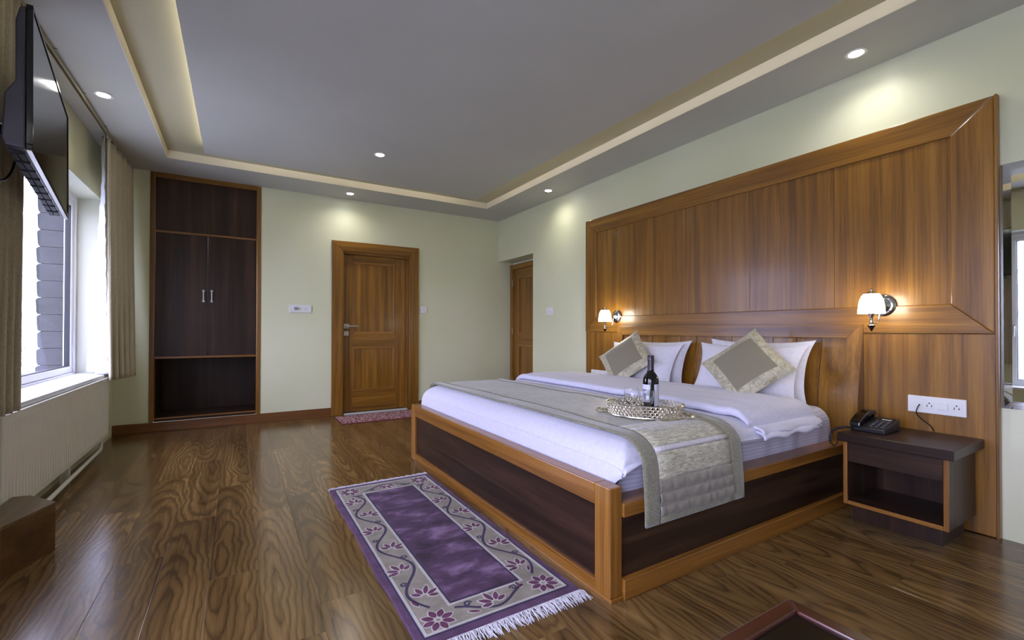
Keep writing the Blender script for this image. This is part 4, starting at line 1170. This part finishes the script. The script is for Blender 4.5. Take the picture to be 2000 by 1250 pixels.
def lotus(name, cx, cy, ang, s, par):
    mb = MB()
    for k, (da, l) in enumerate(((-1.35, .85), (-0.70, 1.0), (0, 1.12), (0.70, 1.0), (1.35, .85))):
        petal(mb, cx, cy, ang + da, 0.008 * s, 0.060 * l * s, 0.0125 * s, ZP + 0.0006 + 0.0001 * k, 0)
        petal(mb, cx, cy, ang + da, 0.014 * s, 0.054 * l * s, 0.0082 * s, ZP + 0.0012 + 0.0001 * k, 1 + (k % 2) * 0)
    return mb.build(name, [RUGCR, RUGMA, RUGDK], par)
def star(cx, cy, s):
    mb = MB()
    for k in range(8):
        a = k * PI / 4 + 0.2
        petal(mb, cx, cy, a, 0.006 * s, 0.056 * s, 0.0150 * s, ZP + 0.0006 + 0.0001 * (k % 3), 0)
        petal(mb, cx, cy, a, 0.014 * s, 0.051 * s, 0.0105 * s, ZP + 0.0012 + 0.0001 * (k % 3), 1)
    return mb.build('flower', [RUGCR, RUGMA], rg)
def flat_ribbon(mb, pts, w, z0, z1):
    P = [Vector((p[0], p[1], 0)) for p in pts]; L = []; Rr = []
    for i, p in enumerate(P):
        t = (P[min(i + 1, len(P) - 1)] - P[max(i - 1, 0)]).normalized(); nrm = Vector((-t.y, t.x, 0))
        L.append(p + nrm * w / 2); Rr.append(p - nrm * w / 2)
    vs = [(q.x, q.y, z1) for q in L] + [(q.x, q.y, z1) for q in Rr]
    n = len(P); mb.add(vs, [(n + i, n + i + 1, i + 1, i) for i in range(n - 1)])
def spiral(cx, cy, a0, r, turns=1.1, sgn=1):
    return [(cx + r * (1 - 0.75 * k / 16) * math.cos(a0 + sgn * turns * 2 * PI * k / 16), cy + r * (1 - 0.75 * k / 16) * math.sin(a0 + sgn * turns * 2 * PI * k / 16)) for k in range(17)]
cw = 0.071
def vine(p0, p1, nwave, amp, ph, sgn_first):
    """sinuous stem from p0 to p1 with flowers in its bends"""
    p0, p1 = Vector((*p0, 0)), Vector((*p1, 0)); d = p1 - p0; L = d.length; t = d / L; nrm = Vector((-t.y, t.x, 0))
    mb = MB(); N_ = 24 * max(1, int(nwave))
    def pos(q): return p0 + t * (L * q) + nrm * (amp * math.sin(q * nwave * PI + ph) * sgn_first)
    flat_ribbon(mb, [pos(k / N_) for k in range(N_ + 1)], 0.011, ZP, ZP + 0.0006)
    for k in range(int(nwave)):
        q = (k + 0.88) / nwave; c_ = pos(q); sg = sgn_first * (1 if k % 2 == 0 else -1)
        flat_ribbon(mb, spiral(c_.x + nrm.x * sg * 0.018, c_.y + nrm.y * sg * 0.018, math.atan2(-nrm.y * sg, -nrm.x * sg), 0.015, 1.1, sg), 0.0075, ZP, ZP + 0.0007)
    mb.build('vine', RUGDK, rg)
    for k in range(int(nwave)):
        q = (k + 0.5) / nwave; sg = sgn_first * (1 if k % 2 == 0 else -1)
        c_ = p0 + t * (L * q) - nrm * (sg * 0.010) - t * 0.030
        lotus('flower', c_.x, c_.y, math.atan2(t.y, t.x) - sg * 0.42, 1.15, rg)
lx, rx_ = (bx0 + ix0 - .012) / 2, (bx1 + ix1 + .012) / 2; ty, byy = (by1 + iy1 + .012) / 2, (by0 + iy0 - .012) / 2
vine((lx, by0 + 0.14), (lx, by1 - 0.14), 6, 0.046, 0, 1); vine((rx_, by0 + 0.14), (rx_, by1 - 0.14), 6, 0.046, 0, -1)
for yy, sg in ((byy, 1), (ty, -1)):
    mb = MB(); xa, xb = lx + 0.075, rx_ - 0.075
    flat_ribbon(mb, [(xa + (xb - xa) * k / 30, yy - sg * 0.036 * math.cos((k / 30 - .5) * 2 * PI * 0.9)) for k in range(31)], 0.011, ZP, ZP + 0.0006)
    flat_ribbon(mb, spiral(xa + 0.05, yy + sg * 0.030, 0, 0.016), 0.0075, ZP, ZP + 0.0007); flat_ribbon(mb, spiral(xb - 0.04, yy + sg * 0.034, PI, 0.016, 1.1, -1), 0.0075, ZP, ZP + 0.0007)
    mb.build('vine', RUGDK, rg)
    lotus('flower', (lx + rx_) / 2, yy - sg * 0.014, PI / 2 * sg + 0.25, 1.2, rg)
for cx, cy in ((lx, byy), (rx_, byy), (lx, ty), (rx_, ty)): star(cx, cy, 1.15)
for cx, cy, a in ((lx - 0.03, byy + 0.10, 1.9), (rx_ + 0.0, byy + 0.10, 1.1), (lx + 0.105, byy - 0.01, -0.5), (rx_ - 0.09, byy + 0.015, 1.6), (lx - 0.01, ty - 0.10, -1.5), (rx_ + 0.02, ty - 0.09, -1.2)):
    mb = MB(); petal(mb, cx, cy, a, 0.0, 0.052, 0.010, ZP + 0.0006, 0); petal(mb, cx, cy, a, 0.005, 0.047, 0.0065, ZP + 0.0012, 1); mb.build('leaf', [RUGCR, RUGMA], rg)
rf = random.Random(9)
for y0, sg, ln_ in ((RGY0, -1, 0.062), (RGY1, 1, 0.048)):
    mb = MB(); n = 84
    B(RGX0, RGX1, min(y0, y0 + sg * 0.006), max(y0, y0 + sg * 0.006), 0.0005, 0.007).build('selvedge', FRING, rg)
    for k in range(n):
        x0_ = RGX0 + 0.004 + (RGX1 - RGX0 - 0.008) * k / (n - 1)
        for s_ in range(3):
            L = ln_ * rf.uniform(0.65, 1.15); dx = rf.uniform(-0.018, 0.018)
            p = [(x0_, y0 + sg * 0.004, 0.006), (x0_ + dx * .3 + rf.uniform(-.003, .003), y0 + sg * L * .35, 0.006 + rf.uniform(0, .008)), (x0_ + dx * .8 + rf.uniform(-.005, .005), y0 + sg * L * .7, 0.003 + rf.uniform(0, .006)), (x0_ + dx, y0 + sg * L, 0.0022)]
            mb.tube(p, [0.0022, 0.002, 0.0018, 0.001], 4)
    tag(mb.build('fringe', FRING, rg), kind='stuff')
# doormat
dm = MB(); 
dm.box(0.955, 1.86, 5.005, 5.44, 0.0005, 0.011)
dmo = dm.build('doormat', MATM, bevel=0.003)
tag(dmo, 'red and white speckled mat on the floor before the closed door', 'mat')
mb = MB(); mb.box(0.949, 1.866, 4.999, 5.004, .0005, 0.009); mb.box(0.949, 1.866, 5.441, 5.446, .0005, 0.009); mb.box(0.949, 0.954, 5.004, 5.441, .0005, 0.009); mb.box(1.861, 1.866, 5.004, 5.441, .0005, 0.009)
mb.build('edging', plain('maroon_binding', rgb(110, 40, 50), 0.9), dmo)

# ================================================================== COFFEE TABLE (corner in view)
ct = thing('coffee_table', (0.66, 0.10, 0), 'low reddish mahogany table with dark inset top, its corner at the bottom edge', 'table')
cx0, cx1, cy0, cy1, cz = 0.26, 1.062, -0.42, 0.548, 0.400
rw_ = 0.034
MB().prism([(cx0, cy1), (cx1, cy1), (cx1 - rw_, cy1 - rw_), (cx0 + rw_, cy1 - rw_)], 'Z', cz - 0.05, cz).build('top_rail', MAHOG, ct, bevel=0.004)
MB().prism([(cx0, cy0), (cx0 + rw_, cy0 + rw_), (cx1 - rw_, cy0 + rw_), (cx1, cy0)], 'Z', cz - 0.05, cz).build('top_rail', MAHOG, ct, bevel=0.004)
MB().prism([(cx1, cy1), (cx1, cy0), (cx1 - rw_, cy0 + rw_), (cx1 - rw_, cy1 - rw_)], 'Z', cz - 0.05, cz).build('top_rail', MAHOGY, ct, bevel=0.004)
MB().prism([(cx0, cy1), (cx0 + rw_, cy1 - rw_), (cx0 + rw_, cy0 + rw_), (cx0, cy0)], 'Z', cz - 0.05, cz).build('top_rail', MAHOGY, ct, bevel=0.004)
B(cx0 + rw_, cx1 - rw_, cy0 + rw_, cy1 - rw_, cz - 0.03, cz - 0.008).build('inset_top', TABLEGLASS, ct)
for a, b in ((cx0 + .03, cy0 + .03), (cx1 - .08, cy0 + .03), (cx0 + .03, cy1 - .08), (cx1 - .08, cy1 - .08)):
    B(a, a + .05, b, b + .05, 0.0, cz - 0.05).build('leg', MAHOG, ct, bevel=0.004)

# ================================================================== WOODEN PLATFORM at left
pf = thing('plinth_bench', (-0.88, 2.5, 0), 'low brown wooden platform in front of the radiator under the television', 'platform')
poly = [(-0.70, 2.835), (-0.83, 3.005), (-0.93, 3.03), (-0.93, 1.6), (-0.90, 1.6), (-0.80, 2.55)]
poly = [(-0.700, 2.835), (-0.832, 3.010), (-0.897, 3.022), (-0.897, 1.70), (-0.890, 1.70), (-0.880, 2.05), (-0.795, 2.58)]
MB().prism(poly, 'Z', 0.2, 0.216).build('top', wood('platform_top', 'Y', rgb(96, 78, 50), rgb(116, 96, 64), rgb(130, 110, 76), 0.3), pf, bevel=0.002)
q = [(x_ - 0.002 if i == 0 else x_, y_ - (0.002 if i in (0, 1) else 0)) for i, (x_, y_) in enumerate(poly)]
MB().prism(q, 'Z', 0.0, 0.1995).build('side_boards', wood('platform_side', 'Y', rgb(70, 46, 24), rgb(96, 66, 36), rgb(120, 88, 50), 0.32), pf)

# ================================================================== RADIATOR
rd = thing('radiator', (-0.95, 3.95, 0.1), 'white corrugated panel radiator under the window', 'radiator')
ra0, ra1, rz0, rz1 = 2.93, 4.893, 0.128, 0.604
rf_ = -0.902
mb = MB(); pitch = 0.0393; n = int((ra1 - ra0 - 0.02) / pitch); p0 = ra0 + ((ra1 - ra0) - n * pitch) / 2
prof = [(ra0, rf_ - .006)]
for k in range(n):
    a = p0 + k * pitch
    prof += [(a + 0.003, rf_ - 0.006), (a + 0.008, rf_), (a + 0.031, rf_), (a + 0.036, rf_ - 0.006)]
prof.append((ra1, rf_ - 0.006))
zz = [(rz0, 1), (rz0 + 0.028, 1), (rz0 + 0.034, 0), (rz1 - 0.045, 0), (rz1 - 0.039, 1), (rz1, 1)]
vs = []
for (z_, flat) in zz:
    for (y_, x_) in prof: vs.append((rf_ - 0.001 if flat else x_, y_, z_))
m = len(prof); fs = [(j * m + i, j * m + i + 1, (j + 1) * m + i + 1, (j + 1) * m + i) for j in range(len(zz) - 1) for i in range(m - 1)]
mb.add(vs, fs); mb.build('front_panel', RADM, rd, smooth=True, angle=25)
B(rf_ - 0.012, rf_ - 0.0095, ra0, ra1, rz0, rz1).build('backing_sheet', RADM, rd)
B(-0.985, rf_ - .0001, ra1 - 0.0005, ra1 + 0.004, rz0 - 0.001, rz1 + 0.002).build('side_cover', RADM, rd); B(-0.985, rf_ - .0001, ra0 - 0.004, ra0 + 0.0005, rz0 - 0.001, rz1 + 0.002).build('side_cover', RADM, rd)
g = MB()
for k in range(60):
    y_ = ra0 + 0.01 + (ra1 - ra0 - 0.03) * k / 59; g.box(-0.975, rf_ - 0.008, y_, y_ + 0.018, rz1 - 0.004, rz1)
g.box(-0.985, -0.975, ra0, ra1, rz1 - 0.01, rz1 + .001); g.box(rf_ - 0.008, rf_ - 0.0005, ra0, ra1, rz1 - 0.001, rz1 + .001)
g.build('top_grille', RADM, rd)
B(-0.985, -0.975, ra0, ra1, rz0, rz1 - 0.011).build('rear_panel', RADM, rd)
B(-0.9995, -0.985, 3.3, 3.36, 0.2, 0.55).build('bracket', RADM, rd); B(-0.9995, -0.985, 4.5, 4.56, 0.2, 0.55).build('bracket', RADM, rd)
MB().tube([(-0.93, 4.80, 0.135), (-0.93, 4.80, 0.06), (-0.925, 4.76, 0.045), (-0.90, 3.6, 0.045), (-0.89, 3.1, 0.045)], 0.013, 10).build('pipe', RADM, rd, smooth=True)
B(-0.975, -0.93, 4.0, 4.03, 0.0, 0.128).build('support', RADM, rd); B(-0.975, -0.93, 3.1, 3.13, 0.0, 0.128).build('support', RADM, rd)

# ================================================================== CURTAINS
trk = thing('curtain_track', (-0.88, 2.8, ZC), 'long cream curtain track fixed to the soffit along the window wall', 'curtain track')
mb = MB(); mb.box(-0.892, -0.868, 0.3, 5.45, ZC - 0.006, ZC - 0.0003); mb.box(-0.892, -0.888, 0.3, 5.45, ZC - 0.026, ZC - 0.006); mb.box(-0.872, -0.868, 0.3, 5.45, ZC - 0.026, ZC - 0.006)
mb.build('rail', plain('cream_rail', rgb(168, 160, 132), 0.5), trk)
for yy in (3.40, 3.95, 4.5):
    B(-0.905, -0.855, yy, yy + 0.02, ZC - 0.008, ZC - 0.0002).build('bracket', STEEL, trk)
def curtain_sheet(top, bot, z_top, z_bot, ns, nv, name, m, par, ease=1.3, wrinkle=0.0):
    mb = MB()
    def fn(u, v):
        a, b = Vector(top(u)), Vector(bot(u)); w = (1 - v) ** ease
        p = a.lerp(b, w); zb_ = z_bot(u) if callable(z_bot) else z_bot; zt_ = z_top(u) if callable(z_top) else z_top
        z_ = zb_ + (zt_ - zb_) * v
        return (p.x + wrinkle * math.sin(z_ * 60 + u * 9) * math.sin(z_ * 23 + u * 3), p.y, z_)
    mb.grid(fn, ns, nv)
    return mb.build(name, m, par, smooth=True, solid=0.003, angle=120) if par else mb.build(name, m, smooth=True, solid=0.003, angle=120)
# right (far) curtain
def rtop(u): y = 4.64 + 0.80 * u; return (-0.882 + 0.030 * math.sin(u * 2 * PI * 5 + .6) + 0.036 * (u - .5), y + 0.034 * math.sin(u * 2 * PI * 5 + 1), 0)
def rbot(u):
    y = 4.80 + 0.52 * u; x_ = -0.885 + 0.065 * u ** 0.8
    return (x_ + 0.040 * math.sin(u * 2 * PI * 5 + .6) * (0.35 + 0.65 * u), y + 0.040 * math.sin(u * 2 * PI * 5 + 2.0), 0)
cr = thing('curtain', (-0.88, 5.0, 0.58), 'beige linen curtain with white lining bunched at the far end of the window', 'curtain')
curtain_sheet(rtop, rbot, ZC - 0.028, lambda u: 0.585 - 0.008 * u, 150, 40, 'fabric', LINEN, cr, 1.4)
def ltop(u): return (-0.898 - 0.012 * u + 0.004 * math.sin(u * 8), 4.645 + 0.05 * u, 0)
def lbot(u): return (-0.893 - 0.165 * u + 0.026 * math.sin(u * 2 * PI * 1.7), 4.80 + 0.29 * u + 0.02 * math.sin(u * 2 * PI * 1.7 + 1.2), 0)
curtain_sheet(ltop, lbot, ZC - 0.03, 0.637, 50, 70, 'lining', LINING, cr, 1.25, 0.0035)
mb = MB()
for k in range(9):
    y_ = 4.66 + 0.76 * k / 8; mb.box(-0.884, -0.876, y_ - 0.005, y_ + 0.005, ZC - 0.045, ZC - 0.02)
mb.build('hooks', PLASTIC, cr)
# left (near) curtain
def ntop(u): y = 1.95 + 1.11 * u; return (-0.886 + 0.028 * math.sin(u * 2 * PI * 14), y + 0.006 * math.sin(u * 2 * PI * 14 + 1.2), 0)
def nbot(u): y = 1.92 + 1.10 * u; return (-0.888 + 0.032 * math.sin(u * 2 * PI * 14 + .4), y + 0.02 * math.sin(u * 2 * PI * 14 + 1.8), 0)
cl = thing('curtain', (-0.88, 2.5, 0.61), 'beige linen curtain hanging behind the television', 'curtain')
curtain_sheet(ntop, nbot, ZC - 0.028, 0.624, 190, 34, 'fabric', LINEN, cl, 1.0)
mb = MB()
for k in range(13):
    y_ = 1.98 + 1.06 * k / 12; mb.box(-0.884, -0.876, y_ - 0.005, y_ + 0.005, ZC - 0.045, ZC - 0.02)
mb.build('hooks', PLASTIC, cl)

# ================================================================== TELEVISION
tv = thing('television', (0, 0, 0), 'black flat television on a wall arm, tilted sideways before the left curtain', 'television')
TW, TH = 0.92, 0.53
def T(name, mb, m, par=None, **k): return mb.build(name, m, par or tv, **k)
# local frame: +x screen normal, y width (far = +), z up
T('bezel', (lambda mb: (mb.box(-0.018, 0.0, -TW / 2, TW / 2, -TH / 2, -TH / 2 + 0.020), mb.box(-0.018, 0, -TW / 2, TW / 2, TH / 2 - 0.012, TH / 2), mb.box(-0.018, 0, -TW / 2, -TW / 2 + 0.014, -TH / 2 + .02, TH / 2 - .012), mb.box(-0.018, 0, TW / 2 - 0.014, TW / 2, -TH / 2 + .02, TH / 2 - .012), mb)[-1])(MB()), BLACKG, bevel=0.002)
T('screen', B(-0.012, -0.003, -TW / 2 + .014, TW / 2 - .014, -TH / 2 + .02, TH / 2 - .012), SCREEN)
mb = MB(); hw, hh = TW / 2 - 0.004, TH / 2 - 0.004
mb.prism([(-0.0185, -hh), (-0.0185, hh), (-0.035, hh - 0.01), (-0.045, hh - 0.06), (-0.045, -0.02), (-0.070, -0.07), (-0.078, -hh + 0.03), (-0.070, -hh + 0.005)], 'Y', -hw, hw)
cas = T('casing', mb, TVM, bevel=0.006)
mb = MB()
for k in range(9):
    y_ = -hw + 0.06 + k * 0.095
    for (xa_, xb_) in ((-0.066, -0.05), (-0.046, -0.030)): mb.box(xa_, xb_, y_, y_ + 0.07, -hh + 0.0005, -hh + 0.006)
for k in range(9):
    y_ = -hw + 0.05 + k * 0.095; mb.box(-0.068, -0.026, y_ - 0.006, y_ - 0.002, -hh - 0.001, -hh + 0.006)
mb2 = MB()
for v in mb.v: mb2.v.append((v[0], v[1], v[2] - 0.0025))
mb2.f = mb.f; mb2.mi = mb.mi
mb2.build('vents', RUBBER, cas)
T('silver_strip', B(-0.016, -0.003, -TW / 2 + .001, TW / 2 - .001, -TH / 2 - 0.004, -TH / 2 - .0002), STEEL)
tv.location = (-0.683, 2.692, 1.858); tv.rotation_euler = (math.radians(-4.0457), math.radians(-0.893), math.radians(7.616))
br = thing('wall_bracket', (-0.95, 2.0, 1.86), 'black swing arm bracket holding the television', 'bracket')
mb = MB(); mb.box(-0.800, -0.768, 2.655, 2.745, 1.775, 1.955); mb.build('mounting_plate', BLACKP, br, bevel=0.003)
mb = MB(); mb.tube([(-0.798, 2.70, 1.812), (-0.822, 2.60, 1.812), (-0.828, 2.30, 1.812), (-0.828, 1.88, 1.812)], 0.016, 8); mb.tube([(-0.798, 2.70, 1.784), (-0.822, 2.60, 1.784), (-0.828, 2.30, 1.784), (-0.828, 1.88, 1.784)], 0.011, 8); mb.build('arm', BLACKP, br)
mb = MB(); mb.box(-0.9995, -0.98, 1.80, 1.94, 1.68, 1.93); mb.box(-0.98, -0.82, 1.85, 1.90, 1.765, 1.84); mb.build('wall_plate', BLACKP, br, bevel=0.003)
tag(MB().tube(smooth_pts([(-0.785, 2.72, 1.775), (-0.81, 2.735, 1.73), (-0.822, 2.73, 1.67), (-0.826, 2.67, 1.615), (-0.828, 2.58, 1.60), (-0.828, 2.50, 1.66), (-0.83, 2.40, 1.765)]), 0.0045, 6).build('television_cable', BLACKP, smooth=True),
    'black cable looping below the television bracket', 'cable')
